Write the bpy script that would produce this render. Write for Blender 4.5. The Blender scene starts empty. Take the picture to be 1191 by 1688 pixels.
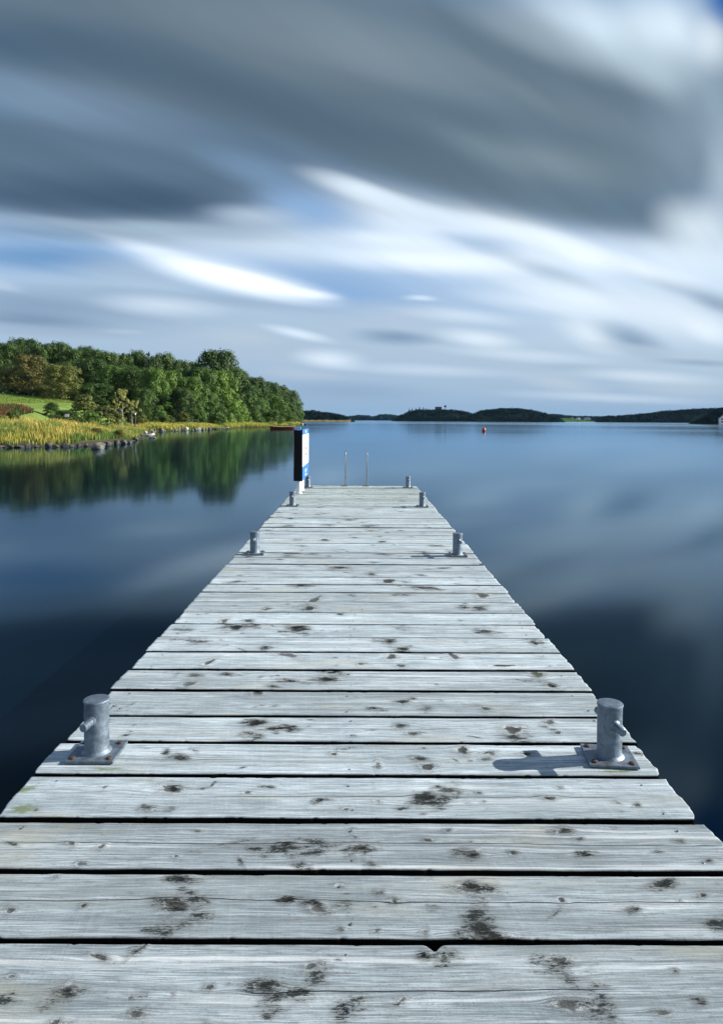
import bpy, math, random
import numpy as np
from mathutils import Vector, Matrix
PI = math.pi
rng = np.random.default_rng(7)
random.seed(7)
scene = bpy.context.scene
COL = scene.collection

# ------------------------------------------------------------------ camera
F = 1150.0; PW, PH = 1191.0, 1688.0
DECK = 0.50; CAMZ = DECK + 1.25
PITCH = math.radians(2.0); YAW = math.radians(0.2); ROLL = 0.0055
HOR = 691.5
PPX = PW / 2; PPY = HOR + F * math.tan(PITCH)
cam_d = bpy.data.cameras.new('camera')
cam = bpy.data.objects.new('camera', cam_d); COL.objects.link(cam)
scene.camera = cam
cam_d.sensor_fit = 'VERTICAL'; cam_d.sensor_height = 36.0; cam_d.sensor_width = 36.0
cam_d.lens = F / PH * 36.0
cam_d.shift_y = -(PH / 2 - PPY) / PH
cam_d.clip_start = 0.05; cam_d.clip_end = 20000
RM = Matrix.Rotation(-YAW, 4, 'Z') @ Matrix.Rotation(PI / 2 - PITCH, 4, 'X') @ Matrix.Rotation(ROLL, 4, 'Z')
cam.matrix_world = Matrix.Translation((0, 0, CAMZ)) @ RM
R3 = RM.to_3x3()
def ray(x, y):
    return (R3 @ Vector(((x - PPX) / F, (PPY - y) / F, -1.0)))
def gp(x, y, z=DECK):
    d = ray(x, y); t = (z - CAMZ) / d.z
    return Vector((d.x * t, d.y * t, z))
def at(x, y, Y):
    d = ray(x, y); t = Y / d.y
    return Vector((d.x * t, Y, CAMZ + d.z * t))

# ------------------------------------------------------------------ helpers
def tag(o, label=None, cat=None, group=None, kind=None):
    if label: o['label'] = label
    if cat: o['category'] = cat
    if group: o['group'] = group
    if kind: o['kind'] = kind
    return o
def empty(name, loc, rz=0.0, **k):
    o = bpy.data.objects.new(name, None); COL.objects.link(o)
    o.location = loc; o.rotation_euler = (0, 0, rz); o.empty_display_size = 0.2
    return tag(o, **k)
def link(name, me, mat=None, parent=None, **k):
    o = bpy.data.objects.new(name, me); COL.objects.link(o)
    if mat is not None and not me.materials: me.materials.append(mat)
    if parent: o.parent = parent
    return tag(o, **k)
def npmesh(name, V, Fc, smooth=False, attrs=None):
    """V (n,3), Fc (m,k) uniform polygons"""
    V = np.asarray(V, dtype=np.float32); Fc = np.asarray(Fc, dtype=np.int32)
    me = bpy.data.meshes.new(name)
    me.vertices.add(len(V)); me.vertices.foreach_set('co', V.ravel())
    k = Fc.shape[1]
    me.loops.add(Fc.size); me.loops.foreach_set('vertex_index', Fc.ravel())
    me.polygons.add(len(Fc)); me.polygons.foreach_set('loop_start', np.arange(0, Fc.size, k, dtype=np.int32))
    me.polygons.foreach_set('loop_total', np.full(len(Fc), k, dtype=np.int32))
    me.polygons.foreach_set('use_smooth', np.full(len(Fc), smooth, dtype=bool))
    me.update(calc_edges=True)
    for n, a in (attrs or {}).items():
        a = np.asarray(a, dtype=np.float32)
        if a.ndim == 2:
            at_ = me.attributes.new(n, 'FLOAT_VECTOR', 'POINT'); at_.data.foreach_set('vector', a.ravel())
        else:
            at_ = me.attributes.new(n, 'FLOAT', 'POINT'); at_.data.foreach_set('value', a)
    return me
class MB:
    """collects simple solids into one mesh"""
    def __init__(s): s.v = []; s.f = []; s.sm = []
    def add(s, vs, fs, smooth=False):
        b = len(s.v); s.v += [tuple(v) for v in vs]; s.f += [[i + b for i in f] for f in fs]; s.sm += [smooth] * len(fs)
        return s
    def box(s, c, size, rz=0.0, bev=0.0, rot=None):
        hx, hy, hz = size[0] / 2, size[1] / 2, size[2] / 2
        R = rot if rot is not None else Matrix.Rotation(rz, 3, 'Z')
        c = Vector(c); b = min(bev, hx * .9, hy * .9, hz * .9)
        if b <= 0:
            vs = [(x, y, z) for z in (-hz, hz) for x, y in ((-hx, -hy), (hx, -hy), (hx, hy), (-hx, hy))]
            fs = [[3, 2, 1, 0], [4, 5, 6, 7], [0, 1, 5, 4], [1, 2, 6, 5], [2, 3, 7, 6], [3, 0, 4, 7]]
        else:
            rings = []
            for z, q in ((-hz, b), (-hz + b, 0), (hz - b, 0), (hz, b)):
                x, y = hx - q, hy - q
                k = b * .6 if q == 0 else b * .5
                rings.append([(-x + k, -y, z), (x - k, -y, z), (x, -y + k, z), (x, y - k, z), (x - k, y, z), (-x + k, y, z), (-x, y - k, z), (-x, -y + k, z)])
            vs = [p for r in rings for p in r]; fs = [list(range(7, -1, -1)), list(range(24, 32))]
            for i in range(3):
                for j in range(8): fs.append([i * 8 + j, i * 8 + (j + 1) % 8, i * 8 + 8 + (j + 1) % 8, i * 8 + 8 + j])
        return s.add([c + R @ Vector(v) for v in vs], fs)
    def lathe(s, prof, n=24, c=(0, 0, 0), M=None, smooth=True):
        vs = []; fs = []
        for r, z in prof:
            for k in range(n):
                a = 2 * PI * k / n; vs.append(Vector((r * math.cos(a), r * math.sin(a), z)))
        for i in range(len(prof) - 1):
            for k in range(n): fs.append([i * n + k, i * n + (k + 1) % n, (i + 1) * n + (k + 1) % n, (i + 1) * n + k])
        fs.append(list(range(n - 1, -1, -1))); fs.append([(len(prof) - 1) * n + k for k in range(n)])
        c = Vector(c)
        vs = [(M @ v if M is not None else v) + c for v in vs]
        return s.add(vs, fs, smooth)
    def tube(s, pts, rad, n=10, smooth=True):
        pts = [Vector(p) for p in pts]; m = len(pts)
        if not hasattr(rad, '__len__'): rad = [rad] * m
        vs = []; fs = []; up = Vector((0.13, 0.21, 1)).normalized()
        for i, p in enumerate(pts):
            d = (pts[min(i + 1, m - 1)] - pts[max(i - 1, 0)]).normalized()
            u = up if abs(d.dot(up)) < .95 else Vector((1, 0, 0))
            a = d.cross(u).normalized(); b = d.cross(a).normalized()
            for k in range(n):
                t = 2 * PI * k / n; vs.append(p + (a * math.cos(t) + b * math.sin(t)) * rad[i])
        for i in range(m - 1):
            for k in range(n): fs.append([i * n + k, i * n + (k + 1) % n, (i + 1) * n + (k + 1) % n, (i + 1) * n + k])
        fs.append(list(range(n))); fs.append([(m - 1) * n + n - 1 - k for k in range(n)])
        return s.add(vs, fs, smooth)
    def mesh(s, name):
        me = bpy.data.meshes.new(name); me.from_pydata(s.v, [], s.f); me.update()
        me.polygons.foreach_set('use_smooth', s.sm)
        if any(s.sm): me.set_sharp_from_angle(angle=math.radians(40))
        return me
    def build(s, name, mat, parent=None, **k): return link(name, s.mesh(name), mat, parent, **k)

# value noise in numpy
def vnoise(x, y, seed=0):
    x = np.asarray(x, float); y = np.asarray(y, float)
    xi = np.floor(x).astype(np.int64); yi = np.floor(y).astype(np.int64)
    fx = x - xi; fy = y - yi; fx = fx * fx * (3 - 2 * fx); fy = fy * fy * (3 - 2 * fy)
    def h(a, b):
        n = (a * 374761393 + b * 668265263 + seed * 1442695041) & 0xffffffff
        n = ((n ^ (n >> 13)) * 1274126177) & 0xffffffff
        return ((n ^ (n >> 16)) & 0xffff) / 65535.0
    return (h(xi, yi) * (1 - fx) + h(xi + 1, yi) * fx) * (1 - fy) + (h(xi, yi + 1) * (1 - fx) + h(xi + 1, yi + 1) * fx) * fy
def fbm(x, y, seed=0, o=4):
    s = 0; a = .5; t = 0
    for i in range(o):
        s = s + a * vnoise(x * 2 ** i, y * 2 ** i, seed + i * 17); t += a; a *= .5
    return s / t
def sst(e0, e1, x):
    t = np.clip((x - e0) / (e1 - e0), 0, 1); return t * t * (3 - 2 * t)

def lin(c):
    return tuple(((v / 255 + .055) / 1.055) ** 2.4 if v > 10 else v / 255 / 12.92 for v in c)
# ------------------------------------------------------------------ node DSL
class N:
    def __init__(s, tree): s.t = tree; s.n = tree.nodes; s.l = tree.links
    def put(s, inp, v):
        if v is None: return
        if isinstance(v, bpy.types.NodeSocket): s.l.new(v, inp)
        elif inp.type == 'RGBA': inp.default_value = (*v, 1) if hasattr(v, '__len__') else (v, v, v, 1)
        elif inp.type == 'VECTOR': inp.default_value = v if hasattr(v, '__len__') else (v, v, v)
        else: inp.default_value = v
    def m(s, op, a, b=None, c=None, clamp=False):
        n = s.n.new('ShaderNodeMath'); n.operation = op; n.use_clamp = clamp
        s.put(n.inputs[0], a); s.put(n.inputs[1], b); s.put(n.inputs[2], c); return n.outputs[0]
    def v(s, op, a, b=None, sc=None):
        n = s.n.new('ShaderNodeVectorMath'); n.operation = op
        s.put(n.inputs[0], a); s.put(n.inputs[1], b)
        if sc is not None: s.put(n.inputs['Scale'], sc)
        return n.outputs['Value'] if op in ('LENGTH', 'DOT_PRODUCT', 'DISTANCE') else n.outputs[0]
    def sep(s, a):
        n = s.n.new('ShaderNodeSeparateXYZ'); s.put(n.inputs[0], a); return n.outputs
    def comb(s, x, y, z=0.0):
        n = s.n.new('ShaderNodeCombineXYZ'); s.put(n.inputs[0], x); s.put(n.inputs[1], y); s.put(n.inputs[2], z); return n.outputs[0]
    def noise(s, vec, scale=1, detail=3, rough=.5, dist=0, col=False):
        n = s.n.new('ShaderNodeTexNoise'); s.put(n.inputs['Vector'], vec)
        s.put(n.inputs['Scale'], scale); s.put(n.inputs['Detail'], detail); s.put(n.inputs['Roughness'], rough); s.put(n.inputs['Distortion'], dist)
        return n.outputs['Color' if col else 'Fac']
    def mr(s, v, a, b, c=0.0, d=1.0, smooth=True):
        n = s.n.new('ShaderNodeMapRange'); n.interpolation_type = 'SMOOTHSTEP' if smooth else 'LINEAR'
        for i, q in enumerate((v, a, b, c, d)): s.put(n.inputs[i], q)
        return n.outputs[0]
    def mix(s, f, a, b, bt='MIX'):
        n = s.n.new('ShaderNodeMix'); n.data_type = 'RGBA'; n.blend_type = bt
        s.put(n.inputs[0], f); s.put(n.inputs[6], a); s.put(n.inputs[7], b); return n.outputs[2]
    def attr(s, name, out='Fac'):
        n = s.n.new('ShaderNodeAttribute'); n.attribute_name = name; return n.outputs[out]
    def map(s, v, loc=(0, 0, 0), rot=(0, 0, 0), sc=(1, 1, 1), typ='POINT'):
        n = s.n.new('ShaderNodeMapping'); n.vector_type = typ; s.put(n.inputs[0], v)
        n.inputs['Location'].default_value = loc; n.inputs['Rotation'].default_value = rot; n.inputs['Scale'].default_value = sc
        return n.outputs[0]
    def obj(s): return s.n.new('ShaderNodeTexCoord').outputs['Object']
    def pos(s): return s.n.new('ShaderNodeNewGeometry').outputs['Position']
    def bump(s, h, strength=.5, dist=.01, normal=None):
        n = s.n.new('ShaderNodeBump'); s.put(n.inputs['Height'], h); s.put(n.inputs['Strength'], strength); s.put(n.inputs['Distance'], dist); s.put(n.inputs['Normal'], normal)
        return n.outputs[0]
def mat(name):
    m = bpy.data.materials.new(name); m.use_nodes = True; m.node_tree.nodes.clear()
    n = N(m.node_tree); out = n.n.new('ShaderNodeOutputMaterial'); return m, n, out
def pbsdf(n, out, color, rough=.6, metal=0.0, normal=None, spec=None, ior=None):
    p = n.n.new('ShaderNodeBsdfPrincipled')
    n.put(p.inputs['Base Color'], color); n.put(p.inputs['Roughness'], rough); n.put(p.inputs['Metallic'], metal); n.put(p.inputs['Normal'], normal)
    if spec is not None: n.put(p.inputs['Specular IOR Level'], spec)
    if ior is not None: n.put(p.inputs['IOR'], ior)
    if out: n.l.new(p.outputs[0], out.inputs[0])
    return p

# ------------------------------------------------------------------ light
EXPO = 1.0
SUN_EL = math.radians(27.5); SUN_ANG = math.radians(8)       # from +X towards +Y
sd = Vector((math.cos(SUN_EL) * math.cos(SUN_ANG), math.cos(SUN_EL) * math.sin(SUN_ANG), math.sin(SUN_EL)))
ld = bpy.data.lights.new('sun', 'SUN'); ld.energy = 4.8; ld.angle = math.radians(.5); ld.color = (1.0, .96, .89)
lo = bpy.data.objects.new('sun', ld); COL.objects.link(lo); lo.rotation_euler = sd.to_track_quat('Z', 'Y').to_euler(); lo.location = (60, 10, 60)

w = bpy.data.worlds.new('World'); scene.world = w; w.use_nodes = True; w.node_tree.nodes.clear()
n = N(w.node_tree)
bg = n.n.new('ShaderNodeBackground'); wo = n.n.new('ShaderNodeOutputWorld'); n.l.new(bg.outputs[0], wo.inputs[0])
STR = 0.10; bg.inputs['Strength'].default_value = STR
sky = n.n.new('ShaderNodeTexSky'); sky.sky_type = 'NISHITA'; sky.sun_disc = False
sky.sun_elevation = SUN_EL; sky.sun_rotation = math.atan2(sd.x, sd.y); sky.air_density = 1.0; sky.dust_density = .6; sky.ozone_density = 2.0
D = n.n.new('ShaderNodeTexCoord').outputs['Generated']
dx, dy, dz = n.sep(D)
dyc = n.m('MAXIMUM', dy, .08)
P = n.comb(n.m('DIVIDE', dx, dyc), n.m('DIVIDE', n.m('MAXIMUM', dz, 0.0), dyc), 0)      # directions as slopes ahead of the pier
# drift of the long exposure: plane of cloud, stretched along the wind (heading for the right of the view)
den = n.m('ADD', n.m('MAXIMUM', dz, 0.0), .07)
Q = n.comb(n.m('DIVIDE', dx, den), n.m('DIVIDE', dy, den), 0)
wind = math.atan2(1.0, (1450 - PPX) / F)          # heading angle from +X
Qs = n.map(Q, rot=(0, 0, -wind))
st1 = n.noise(n.map(Qs, sc=(.16, 1.1, 1)), 1.0, 2, .5, 0, True)
st2 = n.noise(n.map(Qs, loc=(7, 3, 0), sc=(.35, 2.6, 1)), 1.0, 2, .5, 0, True)
wv = n.v('SUBTRACT', st1, (.5, .5, .5)); wv2 = n.v('SUBTRACT', st2, (.5, .5, .5))
pe0 = n.sep(P)[1]; wa = n.mr(pe0, .06, .45, .10, 1.0)
Pw = n.v('ADD', P, n.v('MULTIPLY', n.v('MULTIPLY', wv, (.085, .034, 0)), n.comb(wa, wa, 0)))
Pw = n.v('ADD', Pw, n.v('MULTIPLY', n.v('MULTIPLY', wv2, (.085, .032, 0)), n.comb(wa, wa, 0)))
pe = n.sep(P)[1]
def skyc(c, k=1.0):
    v = tuple(q * (1.24 if min(c) > 195 else 1.0) for q in lin(c)); return (v[0] * .97 / STR / 2 ** EXPO, v[1] * 1.01 / STR / 2 ** EXPO, v[2] * 1.04 / STR / 2 ** EXPO)
nish = n.mix(1.0, sky.outputs[0], (1.12, 1.0, .98), 'MULTIPLY')
# pale haze of cloud low down over the blue
base = n.mix(n.mr(pe, .0, .10, .9, .0), nish, skyc((156, 183, 206)))
base = n.mix(n.mr(pe, .30, .05, .0, .9), base, skyc((128, 162, 200)))
base = n.mix(n.mr(pe, .20, .45, 0, .85), base, skyc((112, 148, 190)))
# strokes: cx, cy (photo px), half length, half width, tilt deg (down to the right), colour, opacity, inner softness
S = []
def stroke(cx, cy, a, b, ang, c, op, soft=0.0): S.append((cx, cy, a, b, ang, c, op, soft))
exec_strokes = [
 (600, 560, 1000, 130, 3, (180, 199, 217), .9), (70, 425, 220, 28, 3, (110, 153, 197), .9), (560, 478, 210, 36, 9, (136, 173, 216), .85), (720, 468, 190, 26, 10, (146, 179, 219), .8), (830, 520, 110, 26, 12, (152, 182, 216), .6),
 (300, 378, 330, 30, 3, (176, 194, 210), .9), (430, 398, 210, 26, 8, (196, 209, 223), .85), (210, 450, 100, 22, 5, (180, 196, 213), .55), (330, 494, 200, 11, 4, (148, 169, 192), .5),
 (355, 444, 150, 27, 14, (224, 233, 243), .95), (405, 464, 130, 20, 10, (243, 248, 253), 1.), (262, 412, 76, 14, 14, (214, 225, 238), .9), (500, 481, 52, 8, 6, (236, 243, 250), .9), (380, 452, 90, 12, 12, (250, 252, 255), .8),
 (60, 505, 230, 34, 4, (134, 157, 184), .8), (50, 527, 110, 12, 4, (118, 143, 170), .7), (4, 470, 34, 8, 10, (190, 206, 223), .8), (265, 505, 92, 16, 4, (196, 208, 220), .8), (80, 545, 150, 12, 2, (160, 180, 201), .7), (205, 545, 36, 4, 2, (192, 205, 217), .5),
 (440, 575, 160, 24, 5, (178, 195, 213), .7), (400, 556, 66, 12, 5, (190, 204, 218), .7), (490, 551, 52, 8, 12, (208, 220, 232), .85), (542, 592, 52, 14, 5, (206, 217, 228), .9), (500, 618, 64, 10, 5, (186, 200, 215), .7), (570, 645, 130, 16, 2, (140, 168, 194), .6),
 (1010, 500, 330, 100, 10, (196, 209, 221), .6), (760, 388, 350, 66, 10, (206, 218, 230), .92), (620, 334, 130, 34, 16, (209, 220, 231), .9), (850, 376, 115, 24, 16, (226, 234, 241), .95), (965, 420, 64, 24, 14, (228, 235, 241), .95), (705, 428, 140, 20, 4, (230, 237, 243), .9), (830, 430, 80, 15, 2, (222, 231, 239), .8), (785, 398, 66, 16, 6, (168, 193, 222), .75),
 (910, 452, 130, 13, 22, (168, 187, 206), .65), (945, 490, 115, 24, 12, (217, 226, 234), .9), (1130, 418, 140, 52, 12, (206, 217, 226), .88), (1130, 476, 110, 16, 18, (150, 169, 188), .55), (1180, 503, 44, 14, 16, (124, 146, 169), .6),
 (1105, 520, 115, 30, 14, (210, 219, 227), .88), (1166, 545, 42, 18, 20, (217, 225, 232), .8), (975, 550, 54, 24, 24, (207, 217, 226), .88), (1040, 560, 62, 20, 20, (132, 156, 182), .8), (1090, 580, 120, 9, 6, (187, 202, 216), .7), (1150, 598, 72, 6, 2, (128, 154, 180), .7),
 (660, 522, 105, 24, 5, (187, 202, 219), .75), (650, 556, 62, 12, 3, (126, 152, 180), .8), (790, 558, 62, 14, 8, (210, 220, 230), .85), (690, 490, 26, 5, 2, (208, 220, 234), .7), (960, 608, 64, 8, 3, (140, 165, 190), .7), (920, 630, 74, 14, 10, (193, 206, 218), .75), (1010, 602, 300, 26, 2, (180, 197, 213), .5), (1120, 640, 95, 14, 3, (190, 204, 215), .6),
 (760, 520, 90, 12, 5, (206, 217, 228), .6), (880, 500, 110, 14, 8, (210, 220, 230), .6), (1060, 620, 120, 10, 4, (204, 214, 224), .6), (860, 585, 130, 10, 4, (200, 212, 224), .6), (700, 610, 140, 9, 2, (197, 209, 221), .5), (1000, 655, 160, 8, 2, (198, 209, 219), .5), (640, 395, 120, 14, 5, (222, 231, 240), .7), (1060, 445, 90, 16, 14, (226, 233, 239), .7),
 (600, 678, 900, 14, 0, (150, 179, 204), .55),
 # the great grey deck of cloud
 (560, 105, 880, 155, 9, (104, 123, 138), 1., .4), (840, 270, 300, 84, 12, (106, 126, 140), 1., .25), (120, 270, 400, 90, 4, (94, 116, 136), 1., .35),
 (60, 70, 250, 46, 6, (77, 101, 123), .9), (330, 130, 300, 40, 16, (85, 105, 123), .85), (600, 225, 260, 42, 16, (88, 108, 125), .85), (560, 80, 230, 50, 14, (130, 144, 153), .8), (400, 30, 200, 40, 10, (119, 136, 149), .7),
 (900, 262, 140, 34, 10, (128, 144, 153), .7), (730, 185, 180, 26, 14, (91, 110, 125), .7), (1090, 230, 90, 60, 20, (117, 136, 152), .7), (980, 340, 180, 36, 8, (106, 126, 142), .75), (1030, 345, 110, 30, 10, (94, 116, 134), .6), (760, 290, 200, 30, 16, (98, 117, 131), .6), (860, 150, 130, 20, 24, (132, 147, 157), .4), (1000, 190, 120, 20, 30, (124, 141, 154), .4), (480, 110, 180, 14, 18, (112, 128, 140), .5),
 (150, 318, 240, 34, 2, (72, 95, 117), .9), (250, 330, 110, 22, 2, (66, 88, 110), .6), (110, 172, 200, 36, 12, (128, 150, 172), .75), (300, 232, 190, 26, 20, (108, 132, 154), .6), (430, 285, 104, 26, 20, (124, 153, 184), .75), (510, 345, 80, 34, 14, (142, 177, 218), .85),
 (604, 318, 92, 16, 18, (216, 227, 237), .9), (690, 345, 120, 14, 16, (207, 219, 230), .85), (410, 355, 76, 16, 4, (187, 203, 219), .7), (60, 386, 160, 14, 4, (120, 149, 176), .7), (250, 373, 190, 12, 3, (166, 187, 205), .8), (860, 384, 120, 14, 14, (222, 231, 238), .8),
 (980, 42, 150, 60, 20, (196, 211, 222), .9), (1100, 45, 90, 60, 40, (206, 219, 228), .9), (1080, 110, 84, 42, 30, (184, 201, 213), .8), (850, 40, 120, 30, 20, (150, 167, 180), .6), (1165, 75, 26, 42, -20, (226, 233, 239), .8), (1175, 180, 30, 90, 0, (160, 180, 195), .6), (1150, 190, 80, 130, 10, (140, 159, 174), .55), (1186, 300, 34, 90, 4, (184, 200, 212), .65), (1150, 372, 66, 42, 20, (209, 219, 227), .85), (1197, 0, 44, 36, 40, (28, 94, 166), 1.),
]
colr = base; sc_ = 0
for s_ in exec_strokes:
    cx, cy, a, b, ang, c, op = s_[:7]; soft = s_[7] if len(s_) > 7 else .0; grow = 1.55
    d = ray(cx, cy); loc = (d.x / d.y, d.z / d.y, 0)
    q = n.map(Pw, loc=loc, rot=(0, 0, -math.radians(ang)), sc=(a * grow / F, b * grow / F, 1), typ='TEXTURE')
    f = n.mr(n.v('LENGTH', q), 1.0, soft, 0.0, op)
    colr = n.mix(f, colr, skyc(c))
    sc_ += 1
    if sc_ % 16 == 0: Pw = n.v('ADD', Pw, n.v('SCALE', colr, None, 1e-9))     # keeps the shader's working memory small
# fine streaking of the cloud, along the wind
fs = n.noise(n.map(Qs, loc=(3, 9, 0), sc=(.30, 4.2, 1)), 1.0, 3, .55)
fm = n.mr(pe, .06, .38, .0, 1.0)
colr = n.mix(fm, colr, n.mix(1.0, colr, n.comb(*(n.mr(fs, .25, .75, .90, 1.12, False),) * 3), 'MULTIPLY'))
# behind the viewer and overhead: broken cloud on the same wind
gen = n.mix(n.mr(n.noise(n.map(Qs, sc=(.25, .7, 1)), 1.0, 4, .5), .42, .62), nish, skyc((150, 163, 176)))
front = n.m('MULTIPLY', n.mr(dy, .05, .35), n.mr(pe, 1.6, .85, 0, 1))
fin = n.mix(front, gen, colr)
n.l.new(fin, bg.inputs['Color'])

# ------------------------------------------------------------------ materials
def wood_material():
    m, n, out = mat('weathered_plank')
    g = n.attr('grain', 'Vector'); gx, gv, seed = n.sep(g)
    stain = n.attr('stain'); kr = n.attr('kr'); cd = n.attr('crackd'); cm = n.attr('crackm'); alg = n.attr('algae'); tone = n.attr('tone')
    def gn(sx, sv, det=2, rough=.5, off=0.0, dist=0): return n.noise(n.comb(n.m('MULTIPLY', gx, sx), n.m('MULTIPLY', gv, sv), n.m('ADD', seed, off)), 1.0, det, rough, dist)
    fine = gn(9, 420, 3, .6)
    ring = gn(1.6, 95, 2, .55, 3.1)
    ring2 = gn(1.2, 190, 2, .6, 9.7)
    blot = n.noise(n.comb(n.m('MULTIPLY', gx, 3.2), n.m('MULTIPLY', gv, 9), seed), 1.0, 5, .6)
    o = n.obj()
    speck = n.noise(n.v('MULTIPLY', o, (160, 200, 1)), 1.0, 3, .6)
    dirt = n.noise(n.v('MULTIPLY', o, (26, 60, 1)), 1.0, 5, .68, .6)
    saw = n.noise(n.v('MULTIPLY', n.v('ADD', o, n.comb(n.m('MULTIPLY', n.sep(o)[1], .12), 0, 0)), (210, 3, 1)), 1.0, 2, .5)
    long = gn(.9, 30, 4, .7, 5.3)
    c = n.mix(n.mr(blot, .3, .7), (.36, .41, .425), (.60, .65, .655))
    c = n.mix(n.mr(long, .50, .72, 0, .55), c, (.20, .225, .225))
    c = n.mix(n.mr(long, .46, .30, 0, .5), c, (.78, .82, .83))
    c = n.mix(n.mr(fine, .40, .62, 0, .70), c, (.15, .17, .175))
    c = n.mix(n.mr(n.m('ABSOLUTE', n.m('SUBTRACT', ring, .5)), .030, .0, 0, .55), c, (.12, .13, .13))
    c = n.mix(n.mr(ring2, .54, .68, 0, .55), c, (.15, .165, .165))
    c = n.mix(n.mr(ring, .56, .72, 0, .30), c, (.66, .70, .70))
    c = n.mix(n.mr(saw, .5, .72, 0, .07), c, (.80, .83, .84))
    c = n.mix(n.mr(speck, .58, .72, 0, .50), c, (.09, .10, .10))
    c = n.mix(n.mr(dirt, .54, .70, 0, .5), c, (.17, .19, .18))
    c = n.mix(1.0, c, n.comb(n.m('MULTIPLY', tone, 1.06), n.m('MULTIPLY', tone, 1.12), n.m('MULTIPLY', tone, 1.17)), 'MULTIPLY')
    wide = gn(.5, 14, 3, .6, 11.3); wide2 = gn(.7, 34, 3, .6, 15.7)
    c = n.mix(n.mr(wide, .50, .74, 0, .50), c, (.22, .25, .245)); c = n.mix(n.mr(wide2, .54, .70, 0, .50), c, (.17, .19, .185)); c = n.mix(n.mr(wide2, .44, .28, 0, .45), c, (.74, .775, .775))
    warm = n.noise(n.v('MULTIPLY', o, (2.2, 9, 1)), 1.0, 3, .5)
    c = n.mix(n.mr(warm, .54, .72, 0, .34), c, (.40, .38, .28))
    # knots: dark core, pale collar, rings
    kcs = n.attr('kcs'); gap_shade = n.attr('gap_shade')
    wob = n.m('ADD', kr, n.m('MULTIPLY', n.m('SUBTRACT', n.noise(n.v('MULTIPLY', o, (95, 150, 1)), 1.0, 4, .65), .5), 1.5))
    core = n.m('MULTIPLY', n.mr(wob, 1.05, .75), kcs)
    rings = n.mr(n.m('SINE', n.m('MULTIPLY', wob, 21)), -.2, .9)
    c = n.mix(n.m('MULTIPLY', n.mr(wob, 1.9, 1.1), n.mr(n.noise(n.v('MULTIPLY', o, (30, 60, 1)), 1.0, 2), .48, .66, 0, .5)), c, (.66, .70, .70))
    c = n.mix(n.m('MULTIPLY', n.m('MULTIPLY', rings, n.mr(wob, 3.2, 1.1)), .6), c, (.13, .135, .13))
    kc = n.mix(rings, (.022, .020, .018), (.085, .078, .066))
    c = n.mix(core, c, kc)
    # black mould round the knots
    sn = n.noise(n.v('MULTIPLY', o, (60, 130, 1)), 1.0, 6, .74, 1.2)
    sc2 = n.noise(n.map(n.v('ADD', o, n.v('MULTIPLY', n.noise(o, 14, 2, .5, 0, True), (.03, .03, 0))), rot=(0, 0, .9), sc=(40, 260, 1)), 1.0, 4, .65)
    sn = n.m('ADD', n.m('MULTIPLY', sn, .62), n.m('MULTIPLY', sc2, .38))
    halo = n.mr(n.m('ADD', stain, n.m('MULTIPLY', n.m('SUBTRACT', sn, .5), 1.6)), .12, .75)
    c = n.mix(n.m('MULTIPLY', halo, n.mr(fine, .3, .65, .30, .68)), c, (.12, .13, .125))
    sf = n.mr(n.m('ADD', n.m('ADD', stain, n.m('MULTIPLY', n.m('SUBTRACT', fine, .5), .5)), n.m('MULTIPLY', n.m('SUBTRACT', sn, .5), 3.4)), .62, 1.0)
    c = n.mix(n.m('MULTIPLY', sf, .93), c, n.mix(n.mr(sn, .4, .65), (.008, .010, .010), (.028, .031, .030)))
    # green algae
    af = n.mr(n.m('ADD', alg, n.m('MULTIPLY', n.m('SUBTRACT', n.noise(n.v('MULTIPLY', o, (30, 60, 1)), 1.0, 5, .7), .5), 1.6)), .45, 1.0)
    c = n.mix(n.m('MULTIPLY', af, .8), c, (.115, .15, .05))
    # cracks
    wig = n.m('MULTIPLY', n.m('SUBTRACT', n.noise(n.comb(n.m('MULTIPLY', gx, 9), 0, seed), 1.0, 3, .6), .5), .009)
    cr = n.m('MULTIPLY', n.mr(n.m('ABSOLUTE', n.m('ADD', cd, wig)), .0021, .0006), cm)
    c = n.mix(n.m('MULTIPLY', cr, .93), c, (.02, .02, .02))
    c = n.mix(gap_shade, c, (.006, .0055, .005))  # gap shade painted in: plank side faces and bevels coloured near black
    h = n.m('MULTIPLY', ring, .9)
    h = n.m('ADD', h, n.m('MULTIPLY', fine, .8)); h = n.m('ADD', h, n.m('MULTIPLY', speck, .25)); h = n.m('SUBTRACT', h, n.m('MULTIPLY', cr, 2.0))
    h = n.m('SUBTRACT', h, n.m('MULTIPLY', rings, n.m('MULTIPLY', n.mr(wob, 2.6, .8), .5)))
    nb = n.bump(h, .8, .004)
    pbsdf(n, out, c, n.mr(fine, .3, .7, .6, .85), 0, nb, n.m('MULTIPLY', .13, n.m('SUBTRACT', 1.0, n.m('MAXIMUM', gap_shade, sf))))
    return m
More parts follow.
